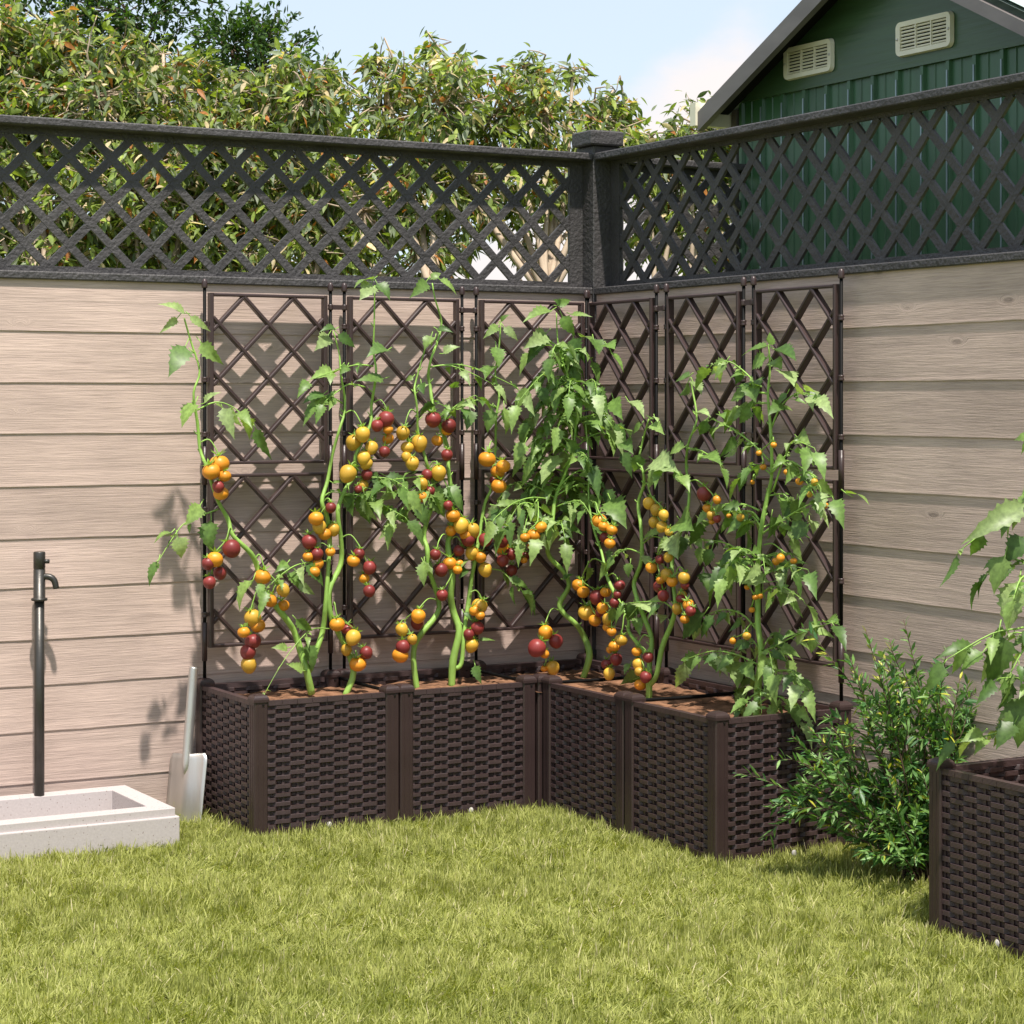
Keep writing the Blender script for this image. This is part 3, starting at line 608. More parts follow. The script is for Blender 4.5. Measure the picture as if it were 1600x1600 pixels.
# ------------------------------------------------------------------ tomato plants
def px_list(o, s, pts): return [(o[0]+x/s, o[1]+y/s) for x, y in pts]
def C5(*p): return px_list((230, 430), 3.2, p)
def C6(*p): return px_list((230, 900), 2.6667, p)
def C7(*p): return px_list((560, 600), 5.3333, p)
def C1(*p): return px_list((700, 430), 4, p)
def C2(*p): return px_list((1000, 430), 4, p)
def C3(*p): return px_list((700, 750), 4, p)
def C4(*p): return px_list((1000, 750), 4, p)
def tomato_mesh(kind, m):
    b = MB(); n = 14; pr = []
    for i in range(n+1):
        a = math.pi*i/n; r = math.sin(a); z = -math.cos(a)
        if kind == 0: z *= .88; z -= .16*math.exp(-(r/.28)**2)*(1 if z > 0 else 0)
        elif kind == 1: z *= 1.02; r *= (1+.08*z)
        else: z = z*1.08 if z > 0 else z*1.15; r *= (1+.10*z)
        pr.append((r, z-1*.88 if kind == 0 else z-1.0))
    pr[0] = (.0001, pr[0][1]); pr[-1] = (.0001, pr[-1][1]); b.lathe(pr, n=22, lob=.022 if kind == 0 else .008, nl=5)
    return b.mesh('tomato', M[m])
TMESH = {(k, m): tomato_mesh(k, m) for k in (0, 1, 2) for m in 'YOR'}
def calyx_mesh():
    fo = Fol(); n = 6; a = np.arange(n)*2*math.pi/n; d = np.stack([np.cos(a), np.sin(a), np.full(n, .5)+.35*np.sin(a*2.3)], 1)
    fo.add(*leaves(np.tile((0, 0, -.10), (n, 1)), d, np.tile((0, 0, 1.), (n, 1)), np.full(n, 1.05), np.full(n, .15), np.tile((.20, .36, .07), (n, 1)), PR_LAN, droop=-.1, fold=.3))
    return npmesh('calyx', np.concatenate(fo.V), np.concatenate(fo.F), M['leaf'], np.concatenate(fo.C))
CAL = calyx_mesh()
GREENS = np.array([(.155, .265, .060), (.235, .355, .095), (.085, .165, .038), (.32, .43, .17), (.115, .205, .050)])*.88
class Plant:
    def __init__(s, base, label, Z, YP=0, XP=0):
        s.Z = Z; s.YP = YP; s.XP = XP; s.o = P(base[0], base[1], Z); s.t = thing('tomato_plant', label, 'tomato plant', s.o, 0, 'tomato plants in the planters'); s.st = MB(); s.fo = Fol(); s.n = 0; s.lines = []
    def zat(s, px):
        k = (px-800)/F; zl = s.YP/(FW.y-.4909*k) if s.YP else 99; zr = s.XP/(FW.x+.8712*k) if s.XP else 99
        return min(zl, zr, 99) if (s.YP or s.XP) else s.Z
    def w(s, p, dz=0): return P(p[0], p[1], s.zat(p[0])+dz)-s.o
    def stem(s, pts, r0, r1, zs=0., z1=0.):
        n = len(pts); W = []
        for i, p in enumerate(pts):
            u = i/(n-1); q = s.w(p, zs+(z1-zs)*u)
            if n > 6 and 0 < i < n-1: q = q+FW*(.012*math.sin(i*1.9+pts[0][0]))
            W.append(q)
        s.st.tube(W, [(r0+(r1-r0)*(i/(n-1)))*random.uniform(.80, 1.04) for i in range(n)], 10)
        for i in range(2, n-1):                                   # cut side-shoot stubs
            for _ in range(2):
                if random.random() < .75:
                    u = random.random(); c = W[i]*(1-u)+W[i-1]*u; a = random.uniform(0, 6.28); d = RT*math.cos(a)+FW*math.sin(a)*.6+UP*.6; d.normalize(); l = random.uniform(.006, .017)
                    s.st.tube([c, c+d*l*.5, c+d*l+UP*l*.2], [r1*.9+.0006, r1*.7, r1*.6], 6, res=1)
        s.lines.append(W); return W
    def leaf(s, b, d, L_, wr=.34, nor=None, droop=.22, g=None, curl=.05):
        c = GREENS[random.choice((0, 1, 1, 3, 4, 2, 0)) if g is None else g]*random.uniform(.85, 1.15)
        if nor is None: nor = UP*.8-FW*.55+Vector((random.gauss(0, .6), random.gauss(0, .6), random.gauss(0, .3)))
        s.fo.add(*leaves([tuple(b)], [tuple(d)], [tuple(nor)], [L_], [L_*wr], [tuple(c)], PR_TOM, droop=droop, fold=random.uniform(.1, .45), curl=curl))
    def pleaf(s, items, dz=-.01):                               # leaves given as base and tip pixels
        for it in items:
            a = s.w(it[0], dz+random.uniform(-.02, .01)); q = s.w(it[1], dz-random.uniform(.0, .035)); d = q-a; l = d.length
            nor = -FW*.8+UP*.6+RT*random.uniform(-.9, .9)
            s.leaf(a-d*.04, d, l*1.04, wr=(it[2] if len(it) > 2 else .30)*.92, nor=nor, droop=.0, curl=random.uniform(.06, .15))
            s.st.tube([a-d*.22+UP*.004, a, a+d*.3], [.0014, .0011, .0007], 5, res=1)
    def branch(s, W, n=6, L_=.075, r=.0024):                     # compound leaf: rachis through world points W with drooping leaflets
        s.st.tube(W, [r*(1-.65*i/(len(W)-1)) for i in range(len(W))], 7)
        tot = len(W)-1
        for k in range(n):
            u = .30+.70*k/max(1, n-1); x = u*tot; i = min(int(x), tot-1); f = x-i; c = W[i]*(1-f)+W[i+1]*f; t = (W[i+1]-W[i]).normalized(); sd = t.cross(UP)
            if sd.length < .05: sd = RT.copy()
            sd.normalize(); sg = 1 if k % 2 else -1
            if k == n-1: d = t*.7-UP*.6; l = L_*1.15
            else: d = t*.45+sd*sg*random.uniform(.25, .9)-UP*random.uniform(.1, .85); l = L_*random.uniform(.5, 1.1)
            d = d+Vector((random.gauss(0, .12), random.gauss(0, .12), random.gauss(0, .12)))
            st0 = c+d.normalized()*.010; s.st.tube([c, c+d.normalized()*.012], .0009, 5, res=1)
            s.leaf(st0, d, l, wr=random.uniform(.25, .37), curl=random.uniform(.04, .14))
            if random.random() < .6:                              # tiny leaflets between
                for _ in range(2):
                    c2 = c+t*random.uniform(-.012, .012); d2 = sd*random.choice((-1, 1))+UP*random.uniform(-.4, .6); s.leaf(c2, d2, random.uniform(.012, .02), wr=.4)
    def rbranch(s, c, az, ln, n=6, L_=.07, rise=.35):
        d = Vector((math.cos(az), math.sin(az), 0)); W = [c, c+d*ln*.35+UP*ln*rise*.8, c+d*ln*.7+UP*ln*rise, c+d*ln+UP*ln*(rise-.3)]
        s.branch(W, n, L_)
    def pbranch(s, pts, n=6, L_=.075, dz=-.06, r=.0024):
        k = len(pts)-1; s.branch([s.w(p, dz*i/k) for i, p in enumerate(pts)], n, L_, r)
    def cluster(s, att, tms, dz=-.022):
        """att: pixel on the stem; tms: [(px,py,radius px,colour)]"""
        tms = [t if len(t) == 4 else t for t in tms]; cs = []
        for i, (x, y, r, c) in enumerate(tms):
            z = dz+random.uniform(-.022, .016); k = {'Y': 2, 'O': 0, 'R': 1}[c] if random.random() < .75 else random.choice((0, 1)); rr = r/F*(s.zat(x)+z)*1.02
            ctr = s.w((x, y), z); top = ctr+UP*rr*.9; cs.append((ctr, top, rr))
            o = link('tomato', TMESH[(k, c)], s.t, top); o.scale = (rr, rr, rr)
            o.rotation_euler = (random.gauss(0, .22), random.gauss(0, .22), random.uniform(0, 6.28)); link('calyx', CAL, o); s.n += 1
        a = s.w(att, -.002); srt = sorted(cs, key=lambda q: -q[1].z); ax = sum((q[0] for q in cs), Vector())/len(cs)
        first = srt[0][1]; pk = (a+first)/2+UP*.012; pk.z = max(pk.z, a.z+.006, first.z+.010)
        spine = [a, pk, first+UP*.010+(ax-first)*.15]
        zmin = srt[-1][1].z; k = max(2, len(cs)//2)
        for i in range(1, k+1):
            z = first.z+(zmin-first.z)*i/k; near = min(cs, key=lambda q: abs(q[1].z-z)); spine.append(Vector((near[0].x*.45+ax.x*.55, near[0].y*.45+ax.y*.55, z+.004))+FW*.008)
        tr = MB(); tr.tube(spine, [.0021]+[.0017]*(len(spine)-1), 7)
        for ctr, top, rr in cs:
            j = min(spine[2:], key=lambda q: (q-top).length+(0 if q.z > top.z else .02)); m_ = (j+top)/2+UP*.006
            tr.tube([j, m_, top-UP*rr*.12], [.0011, .0010, .0010], 5, res=2)
        tr.build('truss', M['stem'], s.t)
    def done(s):
        s.st.build('stem', M['stem'], s.t); s.fo.build('foliage', M['leaf'], s.t)
def T(f, *items): return [(*f((x, y))[0], r/{'C5': 3.2, 'C6': 2.6667, 'C7': 5.3333}.get(f.__name__, 4), c) for x, y, r, c in items]
def LF(f, *items): return [(f((a, b))[0], f((c, d))[0], *rest) for a, b, c, d, *rest in items]
# plant beside the spade
p = Plant((487, 1092), 'lanky tomato plant leaning left past the end trellis pole', 5.863, YP=5.36)
p.stem(C6((685, 490), (665, 390), (640, 320), (610, 230), (560, 150))+C5((570, 1560), (550, 1470), (520, 1390), (430, 1300), (400, 1220), (350, 1120), (300, 960), (262, 870), (250, 740), (235, 590), (262, 480), (215, 330), (185, 215)), .0115, .0022)
p.stem(C6((672, 400), (705, 310), (730, 230), (745, 120))+C5((905, 1480), (910, 1330), (900, 1210), (875, 1130), (900, 1030), (925, 900), (960, 780), (985, 690), (985, 600), (970, 500), (960, 390), (930, 280)), .0085, .0022)
p.pleaf(LF(C5, (185, 190, 50, 145, .2), (150, 215, 57, 295, .2), (215, 205, 318, 283, .2), (190, 358, 105, 512, .34), (270, 338, 385, 450, .3), (240, 640, 172, 765, .42), (285, 640, 372, 585, .3), (265, 1150, 185, 1255, .36), (120, 1288, 32, 1345, .3), (150, 1308, 170, 1418, .5), (55, 1432, 10, 1560, .28), (320, 1230, 325, 1392, .42),
            (940, 270, 860, 285, .3), (905, 300, 835, 380, .33), (955, 295, 1042, 365, .3), (930, 488, 808, 525, .3), (880, 595, 775, 645, .3), (905, 625, 778, 700, .36), (900, 635, 940, 570, .3), (1000, 455, 960, 500, .4), (700, 1440, 635, 1490, .35), (790, 1452, 882, 1560, .35), (700, 1490, 775, 1590, .36), (760, 1540, 840, 1600, .3)))
p.pbranch(C5((250, 675), (340, 635), (430, 660), (530, 745)), 6, .072, -.03)
p.pbranch(C5((355, 1170), (200, 1232), (130, 1310), (55, 1432)), 3, .03, -.02)
p.pbranch(C5((890, 1430), (760, 1445), (680, 1490), (600, 1560)), 4, .06, -.06)
p.pbranch(C5((975, 640), (900, 600), (850, 640)), 3, .05, -.04)
p.pbranch(C6((760, 220), (680, 225), (600, 310), (540, 400), (490, 490)), 3, .035, -.08, .0018)
p.pleaf(LF(C6, (665, 285, 690, 400, .38), (650, 395, 575, 365, .32), (585, 300, 515, 300, .3), (440, 20, 385, 150, .34), (620, 180, 690, 230, .3), (475, 30, 470, 110, .3)))
p.cluster(C5((268, 835))[0], T(C5, (357, 945, 50, 'O'), (310, 985, 45, 'O'), (388, 1005, 33, 'O'), (355, 1055, 30, 'R'), (365, 1092, 38, 'O')))
p.cluster(C5((420, 1275))[0], T(C5, (400, 1370, 45, 'R'), (340, 1425, 42, 'O'), (300, 1440, 32, 'R'), (357, 1488, 33, 'R'), (303, 1535, 32, 'R')))
p.cluster(C5((545, 1410))[0], T(C5, (583, 1510, 42, 'O'), (665, 1575, 32, 'Y'))+T(C6, (518, 105, 30, 'O'), (560, 125, 26, 'O')))
p.cluster(C6((520, 20))[0], T(C6, (430, 175, 35, 'Y'), (455, 210, 31, 'O'), (400, 235, 26, 'O'), (432, 275, 34, 'R'), (427, 315, 32, 'R'), (418, 368, 32, 'Y')))
p.cluster(C5((880, 1140))[0], T(C5, (918, 1160, 27, 'R'), (843, 1220, 38, 'O'), (860, 1255, 34, 'Y'), (930, 1270, 30, 'Y'), (885, 1295, 34, 'O')))
p.cluster(C5((905, 1290))[0], T(C5, (810, 1330, 38, 'R'), (850, 1392, 32, 'R'), (915, 1385, 25, 'O'), (803, 1408, 28, 'O'), (835, 1450, 33, 'O'), (835, 1485, 30, 'O')))
p.done()
p = Plant((538, 1090), 'tall tomato plant climbing between two trellises with yellow fruit high up', 5.91, YP=5.36)
p.stem(C6((822, 505), (860, 400), (822, 290), (770, 180), (760, 60))+C5((965, 1450), (970, 1330), (955, 1180), (990, 1070), (1040, 1000), (1045, 900), (1115, 750), (1120, 650), (1138, 550), (1145, 470), (1130, 380), (1135, 250), (1138, 50)), .0095, .0021)
p.pleaf(LF(C5, (1130, 22, 1033, 68, .3), (1120, 45, 1060, 128, .42), (1150, 42, 1215, 128, .4), (1200, 376, 1095, 412, .4), (1180, 518, 1040, 530, .25), (1010, 1090, 1030, 1210, .4), (1085, 1095, 1120, 1245, .4), (1150, 1010, 1155, 1070, .36), (930, 1040, 1010, 1060, .28), (1170, 1170, 1320, 1250, .25)))
p.pbranch(C5((1130, 455), (1050, 448), (960, 470), (820, 520)), 4, .05, -.05)
p.pbranch(C5((1090, 560), (1010, 545), (940, 590), (890, 630)), 4, .045, -.05)
p.pbranch(C5((1030, 1010), (1120, 1010), (1220, 1020), (1290, 1060)), 5, .06, -.06)
p.pbranch(C5((980, 1100), (1100, 1100), (1200, 1160), (1290, 1210)), 6, .065, -.08)
p.pbranch(C5((880, 1110), (920, 1085), (990, 1090), (1060, 1100)), 4, .06, -.03)
p.cluster(C5((990, 690))[0], T(C5, (1075, 792, 36, 'Y'), (1040, 838, 38, 'Y'), (1128, 865, 32, 'Y'), (1088, 912, 33, 'Y'), (1115, 945, 30, 'Y')))
p.cluster(C5((1060, 960))[0], T(C5, (1020, 993, 42, 'Y'), (1098, 997, 28, 'R'), (1085, 1052, 29, 'Y'), (1048, 1070, 20, 'R')))
p.cluster(C5((1135, 635))[0], T(C5, (1202, 718, 40, 'R'), (1150, 750, 30, 'R'), (1202, 772, 26, 'O'), (1190, 823, 30, 'O'), (1190, 885, 28, 'R')))
p.cluster(C5((975, 1310))[0], T(C5, (1063, 1392, 29, 'R'), (1035, 1430, 33, 'O'), (1118, 1460, 34, 'R'), (1080, 1517, 27, 'O'), (1102, 1578, 30, 'R')))
p.cluster(C6((775, 120))[0], T(C6, (787, 203, 32, 'O'), (835, 222, 26, 'R'), (870, 258, 31, 'Y'), (830, 305, 23, 'Y'), (900, 320, 27, 'R'), (875, 370, 35, 'O')))
p.done()
p = Plant((652, 1080), 'tomato plant with a wavy stem and pear shaped yellow fruit, third stem from the spade', 6.02, YP=5.37)
p.stem(C6((1125, 482), (1110, 360), (1115, 290), (1150, 230), (1200, 170), (1215, 110))+C7((590, 1540), (575, 1380), (545, 1280), (565, 1160), (600, 1060), (640, 900), (605, 780), (570, 660), (540, 550), (495, 400), (490, 200), (470, 60))+C5((1340, 540), (1380, 400), (1400, 335)), .0100, .0020)
p.pleaf(LF(C5, (1420, 305, 1385, 378, .45), (1330, 508, 1290, 530, .4), (1360, 575, 1410, 545, .4), (1370, 540, 1385, 600, .4), (1350, 1140, 1400, 1265, .35), (1420, 1100, 1480, 1200, .35), (1385, 1440, 1385, 1560, .35), (1300, 1170, 1290, 1230, .4)))
p.pleaf(LF(C7, (110, 740, 170, 860, .4), (230, 770, 440, 840, .25), (470, 740, 370, 780, .3), (60, 930, 90, 1170, .35), (280, 1150, 165, 1300, .3), (600, 860, 710, 1110, .4)))
p.pbranch(C7((690, 800), (560, 870), (420, 980), (300, 1120)), 6, .06, -.06)
p.pbranch(C7((560, 800), (400, 890), (200, 900), (60, 860)), 6, .06, -.03)
p.pbranch(C7((560, 760), (420, 780), (250, 800)), 5, .055, -.06)
p.cluster(C7((480, 235))[0], T(C7, (382, 408, 56, 'Y'), (505, 488, 66, 'Y'), (412, 530, 55, 'Y'), (395, 605, 40, 'Y'), (443, 660, 56, 'Y')))
p.cluster(C7((575, 720))[0], T(C7, (665, 735, 62, 'Y'), (597, 760, 48, 'R'), (515, 830, 46, 'Y'), (600, 890, 42, 'R'), (525, 945, 48, 'O')))
p.cluster(C6((1205, 100))[0], T(C6, (1135, 165, 30, 'O'), (1128, 195, 28, 'R'), (1053, 222, 26, 'Y'), (1100, 263, 21, 'Y'), (1063, 293, 30, 'R'), (1060, 333, 34, 'O')))
p.done()
p = Plant((706, 1076), 'forked tomato plant loaded with red and orange fruit in the second planter', 6.07, YP=5.37)
p.stem(C6((1268, 470), (1275, 350), (1300, 230), (1275, 150), (1265, 80))+C7((785, 1590), (750, 1400), (750, 1300), (785, 1200), (770, 1080), (795, 960), (770, 850), (750, 700), (740, 520), (640, 250), (615, 150), (595, 10))+C5((1405, 500), (1420, 420), (1455, 320), (1470, 230), (1440, 120), (1425, 40)), .0120, .0021)
p.stem(C6((1285, 385), (1310, 360), (1320, 240), (1340, 100))+C3((150, 600), (170, 500), (200, 320), (230, 150), (265, 70))+C1((270, 1300), (295, 1100), (300, 900), (320, 750), (295, 620), (320, 440), (330, 300)), .0080, .0020)
p.pleaf(LF(C5, (1420, 20, 1470, -10, .4), (1395, 32, 1308, 118, .28), (1460, 20, 1548, 102, .22), (1450, 270, 1532, 288, .3), (1480, 392, 1567, 358, .36), (1440, 310, 1420, 360, .4), (1500, 1060, 1580, 1190, .36), (1410, 1090, 1490, 1215, .36)))
p.pleaf(LF(C1, (330, 290, 390, 245, .3), (310, 315, 217, 400, .25), (350, 325, 438, 412, .3), (300, 450, 318, 583, .42), (280, 570, 230, 655, .38), (275, 840, 245, 990, .38), (350, 830, 358, 1000, .38), (135, 840, 115, 975, .42), (60, 700, 10, 690, .4), (400, 680, 440, 720, .25)))
p.pleaf(LF(C7, (740, 850, 850, 1050, .4), (540, 1480, 620, 1590, .4), (1500, 1130, 1600, 1240, .3), (1340, 1290, 1330, 1510, .3), (1220, 1240, 1180, 1350, .3)))
p.pleaf(LF(C3, (460, 690, 545, 855, .32), (100, 545, 65, 620, .36), (170, 500, 75, 560, .3), (100, 830, 160, 890, .25), (170, 1160, 212, 1280, .32), (380, 610, 510, 690, .22), (190, 1000, 300, 1005, .12)))
p.pbranch(C5((1410, 460), (1500, 450), (1600, 480), (1720, 540)), 4, .05, -.05)
p.pbranch(C1((-20, 560), (80, 560), (220, 600), (430, 700)), 4, .04, -.04)
p.pbranch(C1((300, 830), (180, 780), (60, 840), (-60, 800)), 6, .06, -.05)
p.pbranch(C3((260, 555), (340, 570), (400, 640), (460, 690)), 3, .05, -.04)
p.pbranch(C5((1470, 720), (1560, 640), (1640, 600)), 4, .05, -.04)
p.cluster(C7((625, 150))[0], T(C7, (610, 295, 66, 'R'), (740, 345, 60, 'R'), (727, 390, 48, 'O'), (670, 475, 50, 'O'), (742, 588, 48, 'R')))
p.cluster(C7((790, 880))[0], T(C7, (735, 1010, 40, 'R'), (790, 1100, 60, 'O'), (868, 1180, 62, 'Y'), (938, 1218, 62, 'Y'), (770, 1225, 46, 'O'), (895, 1260, 50, 'O'), (915, 1290, 60, 'R')))
p.cluster(C7((780, 1290))[0], T(C7, (860, 1395, 46, 'R'), (955, 1405, 56, 'Y'), (1025, 1440, 48, 'O'), (1040, 1545, 56, 'Y')))
p.cluster(C7((750, 1270))[0], T(C7, (648, 1418, 46, 'R'), (760, 1495, 58, 'O'), (820, 1500, 40, 'O'), (830, 1550, 40, 'O'), (668, 1550, 56, 'R'))+T(C6, (1228, 78, 24, 'R')))
p.cluster(C1((290, 1050))[0], T(C7, (1080, 628, 72, 'O'), (1195, 690, 60, 'O'), (1170, 733, 60, 'O'), (1130, 800, 36, 'R'), (1178, 853, 66, 'O')))
p.cluster(C7((1040, 1130))[0], T(C7, (1065, 1297, 56, 'R'), (1170, 1300, 62, 'R'), (1178, 1365, 60, 'O'), (1270, 1410, 52, 'R'), (1208, 1475, 50, 'R'), (1388, 1435, 42, 'R'), (1375, 1470, 30, 'O'), (1280, 1550, 46, 'R')))
p.cluster(C6((1345, 70))[0], T(C6, (1397, 128, 33, 'Y'), (1355, 147, 24, 'O'), (1385, 165, 20, 'O'), (1370, 215, 28, 'R'), (1345, 242, 24, 'R'), (1360, 288, 28, 'Y')))
p.done()
# bushy plant in the corner
p = Plant((910, 1064), 'bushy leafy tomato plant with a thick snaking stem in the corner planter', 6.243, YP=5.337, XP=3.244)
W = p.stem(C3((840, 1250), (885, 1100), (850, 980), (800, 900), (720, 830), (700, 770), (755, 660), (720, 570), (640, 490), (620, 400), (650, 280))+C1((670, 1400), (720, 1270), (780, 1100), (800, 900), (790, 750), (710, 520), (685, 400), (678, 235)), .0105, .0022)
rd = random.Random(4)
for k in range(46):
    u = rd.uniform(.0, 1)**.8; y = 835-u*290; i = min(range(len(W)), key=lambda j: abs((W[j]+p.o-CAM).z/(W[j]+p.o-CAM).dot(FW)*-F+HOR-y)); c = W[i]+Vector((0, 0, rd.uniform(-.03, .03)))
    az = rd.uniform(0, 6.28); ln = (.17-.09*u)*rd.uniform(.75, 1.15)
    if (Vector((math.cos(az), math.sin(az), 0))).dot(FW) > .35: ln *= .55
    p.rbranch(c, az, ln, rd.choice((6, 7, 8)), .066-.012*u, rd.uniform(.1, .5))
p.pleaf(LF(C1, (680, 190, 768, 155, .3), (700, 200, 655, 150, .5), (640, 225, 462, 300, .22), (770, 245, 905, 262, .16), (715, 255, 795, 380, .38), (610, 365, 465, 465, .32), (830, 385, 905, 425, .4), (785, 395, 825, 525, .5), (910, 400, 945, 500, .6), (990, 430, 1045, 465, .5), (860, 720, 935, 870, .5), (1035, 775, 1095, 910, .34), (1130, 790, 1228, 900, .3), (580, 700, 635, 835, .34), (520, 715, 415, 830, .26), (690, 1130, 580, 1310, .4), (740, 1040, 845, 1130, .34), (810, 1010, 905, 1090, .4), (480, 1050, 410, 1180, .4), (1100, 1045, 1160, 1120, .4), (850, 1360, 865, 1490, .55), (780, 1290, 740, 1375, .4), (1020, 1410, 1120, 1590, .4), (900, 900, 960, 980, .5), (960, 960, 1040, 1070, .34), (1080, 960, 1140, 1020, .4), (1020, 480, 1098, 610, .22)))
p.pleaf(LF(C3, (560, 250, 708, 355, .42), (265, 245, 400, 200, .4), (300, 160, 470, 155, .16), (460, 370, 438, 525, .32), (510, 330, 580, 470, .22), (720, 620, 790, 590, .3), (860, 150, 870, 215, .4)))
p.pbranch(C1((640, 1400), (520, 1390), (400, 1430), (290, 1520)), 6, .065, -.08)
p.pbranch(C3((560, 120), (500, 220), (465, 370)), 3, .05, -.10)
p.pbranch(C1((710, 560), (620, 600), (540, 670), (440, 790)), 6, .065, -.08)
p.pbranch(C1((800, 720), (900, 650), (930, 720)), 4, .07, -.12)
p.cluster(C3((690, 815))[0], T(C3, (602, 948, 44, 'O'), (585, 1055, 56, 'R'), (663, 1005, 44, 'R'), (610, 1090, 30, 'O'), (648, 1170, 42, 'Y'), (602, 1180, 22, 'O')), -.04)
p.cluster(C3((560, 150))[0], T(C7, (1385, 1280, 42, 'O'), (1500, 1200, 50, 'O'), (1475, 1265, 56, 'O'), (1447, 1353, 40, 'O')), -.1)
p.done()
p = Plant((1014, 1097), 'branching tomato plant with long hanging trusses in the middle planter on the shaded side', 5.813, XP=3.17)
p.stem(C3((1256, 1388), (1256, 1250), (1260, 1150), (1275, 1000), (1230, 870), (1180, 740), (1165, 640), (1210, 500), (1205, 300), (1190, 150), (1225, 30))+C1((1215, 1220), (1195, 1150), (1220, 1030), (1255, 900)), .0098, .0021)
p.stem(C3((1256, 1290), (1300, 1220), (1340, 1040), (1400, 900), (1420, 780), (1400, 600), (1405, 500), (1440, 360))+C2((290, 1500), (310, 1330), (290, 1200), (300, 1050), (355, 900), (330, 720), (315, 660)), .0082, .0020, 0, .05)
p.stem(C3((1258, 1130), (1200, 1040), (1130, 950), (1130, 880), (1080, 780), (1000, 620), (960, 450), (910, 300), (880, 130))+C1((880, 1150), (860, 930)), .0072, .0020, 0, .06)
p.pleaf(LF(C1, (1265, 900, 1240, 880, .5), (1210, 935, 1155, 1000, .34), (1280, 930, 1355, 1000, .3), (1290, 885, 1310, 920, .4), (1200, 1120, 1160, 1230, .42), (1290, 1160, 1450, 1240, .34), (1320, 1225, 1250, 1340, .5)))
p.pleaf(LF(C2, (310, 630, 210, 680, .3), (300, 670, 240, 755, .42), (330, 665, 385, 750, .42), (280, 1075, 180, 1130, .34), (400, 1130, 515, 1190, .3), (300, 1530, 255, 1590, .6), (420, 910, 370, 1000, .4), (350, 860, 445, 890, .3)))
p.pleaf(LF(C3, (1140, 520, 1130, 615, .5), (1040, 800, 1005, 900, .42), (1160, 770, 1120, 880, .5), (1230, 770, 1290, 850, .6), (1220, 470, 1280, 600, .25), (1010, 440, 1000, 520, .3), (870, 540, 835, 650, .4), (1140, 1150, 1100, 1220, .4), (1190, 1235, 1075, 1280, .34), (1340, 320, 1210, 400, .16), (1180, 860, 1200, 980, .34), (1300, 840, 1330, 900, .5), (1400, 350, 1440, 500, .45), (1450, 250, 1540, 320, .6)))
p.pbranch(C3((1210, 460), (1120, 430), (1050, 470), (1000, 500)), 5, .045, -.06)
p.pbranch(C1((1225, 1230), (1290, 1190), (1370, 1200), (1440, 1240)), 4, .05, -.05)
p.pbranch(C3((1400, 800), (1340, 760), (1240, 760), (1120, 770)), 4, .05, -.05)
p.pbranch(C2((290, 1080), (390, 1100), (500, 1180)), 4, .045, -.03)
p.cluster(C3((905, 150))[0], T(C3, (940, 258, 46, 'O'), (975, 290, 34, 'O'), (1035, 315, 36, 'O'), (985, 358, 34, 'R'), (1018, 398, 36, 'O')))
p.cluster(C3((975, 520))[0], T(C3, (828, 660, 42, 'O'), (840, 705, 40, 'O'), (935, 730, 48, 'R'), (990, 703, 34, 'O'), (868, 833, 54, 'Y'), (945, 830, 26, 'R'), (930, 882, 40, 'O')), .02)
p.cluster(C3((1000, 600))[0], T(C3, (1068, 658, 36, 'R'), (1060, 715, 26, 'R'), (1045, 765, 30, 'R'), (978, 802, 36, 'O'), (1010, 870, 36, 'Y'), (995, 920, 32, 'O'), (1023, 950, 31, 'O')))
p.cluster(C3((1110, 860))[0], T(C3, (1090, 1002, 40, 'Y'), (1040, 1038, 38, 'O'), (1005, 1060, 22, 'O'), (1048, 1118, 38, 'R'), (992, 1152, 36, 'R'), (1013, 1208, 36, 'Y')))
p.cluster(C3((1228, 35))[0], T(C3, (1263, 143, 38, 'Y'), (1310, 185, 38, 'Y'), (1342, 218, 32, 'Y'), (1290, 262, 33, 'Y'), (1350, 292, 34, 'Y'), (1380, 325, 30, 'Y')))
p.cluster(C3((1205, 410))[0], T(C3, (1365, 410, 26, 'Y'), (1385, 480, 30, 'Y'), (1320, 495, 30, 'R'), (1278, 552, 38, 'O'), (1368, 590, 38, 'Y'), (1322, 627, 29, 'O'), (1325, 665, 38, 'R'), (1345, 725, 36, 'R')))
p.cluster(C3((1405, 650))[0], T(C3, (1400, 640, 36, 'O'), (1480, 610, 38, 'Y'), (1475, 660, 28, 'R'), (1460, 720, 30, 'Y'), (1448, 742, 30, 'R'), (1495, 785, 37, 'O'), (1440, 805, 34, 'Y'), (1528, 820, 33, 'R'), (1480, 872, 30, 'O')))
p.cluster(C3((1262, 985))[0], T(C3, (1183, 1073, 32, 'O'), (1248, 1107, 34, 'R'), (1185, 1147, 37, 'Y'), (1205, 1200, 32, 'Y'), (1245, 1230, 37, 'R'), (1205, 1280, 39, 'O')))
p.cluster(C4((300, 15))[0], T(C4, (398, 85, 46, 'R'), (482, 122, 27, 'O'), (425, 180, 32, 'O'), (448, 218, 27, 'Y'), (480, 243, 26, 'R'), (447, 262, 20, 'O')))
p.done()
p = Plant((1181, 1123), 'upright leafy tomato plant with tiny orange fruit in the planter by the shrub', 5.494, XP=3.215)
W = p.stem(C4((725, 1490), (740, 1300), (755, 1080), (735, 900), (740, 700), (740, 500), (755, 300), (800, 100))+C2((825, 1250), (815, 1000), (800, 750), (815, 600), (805, 440)), .0105, .0024)
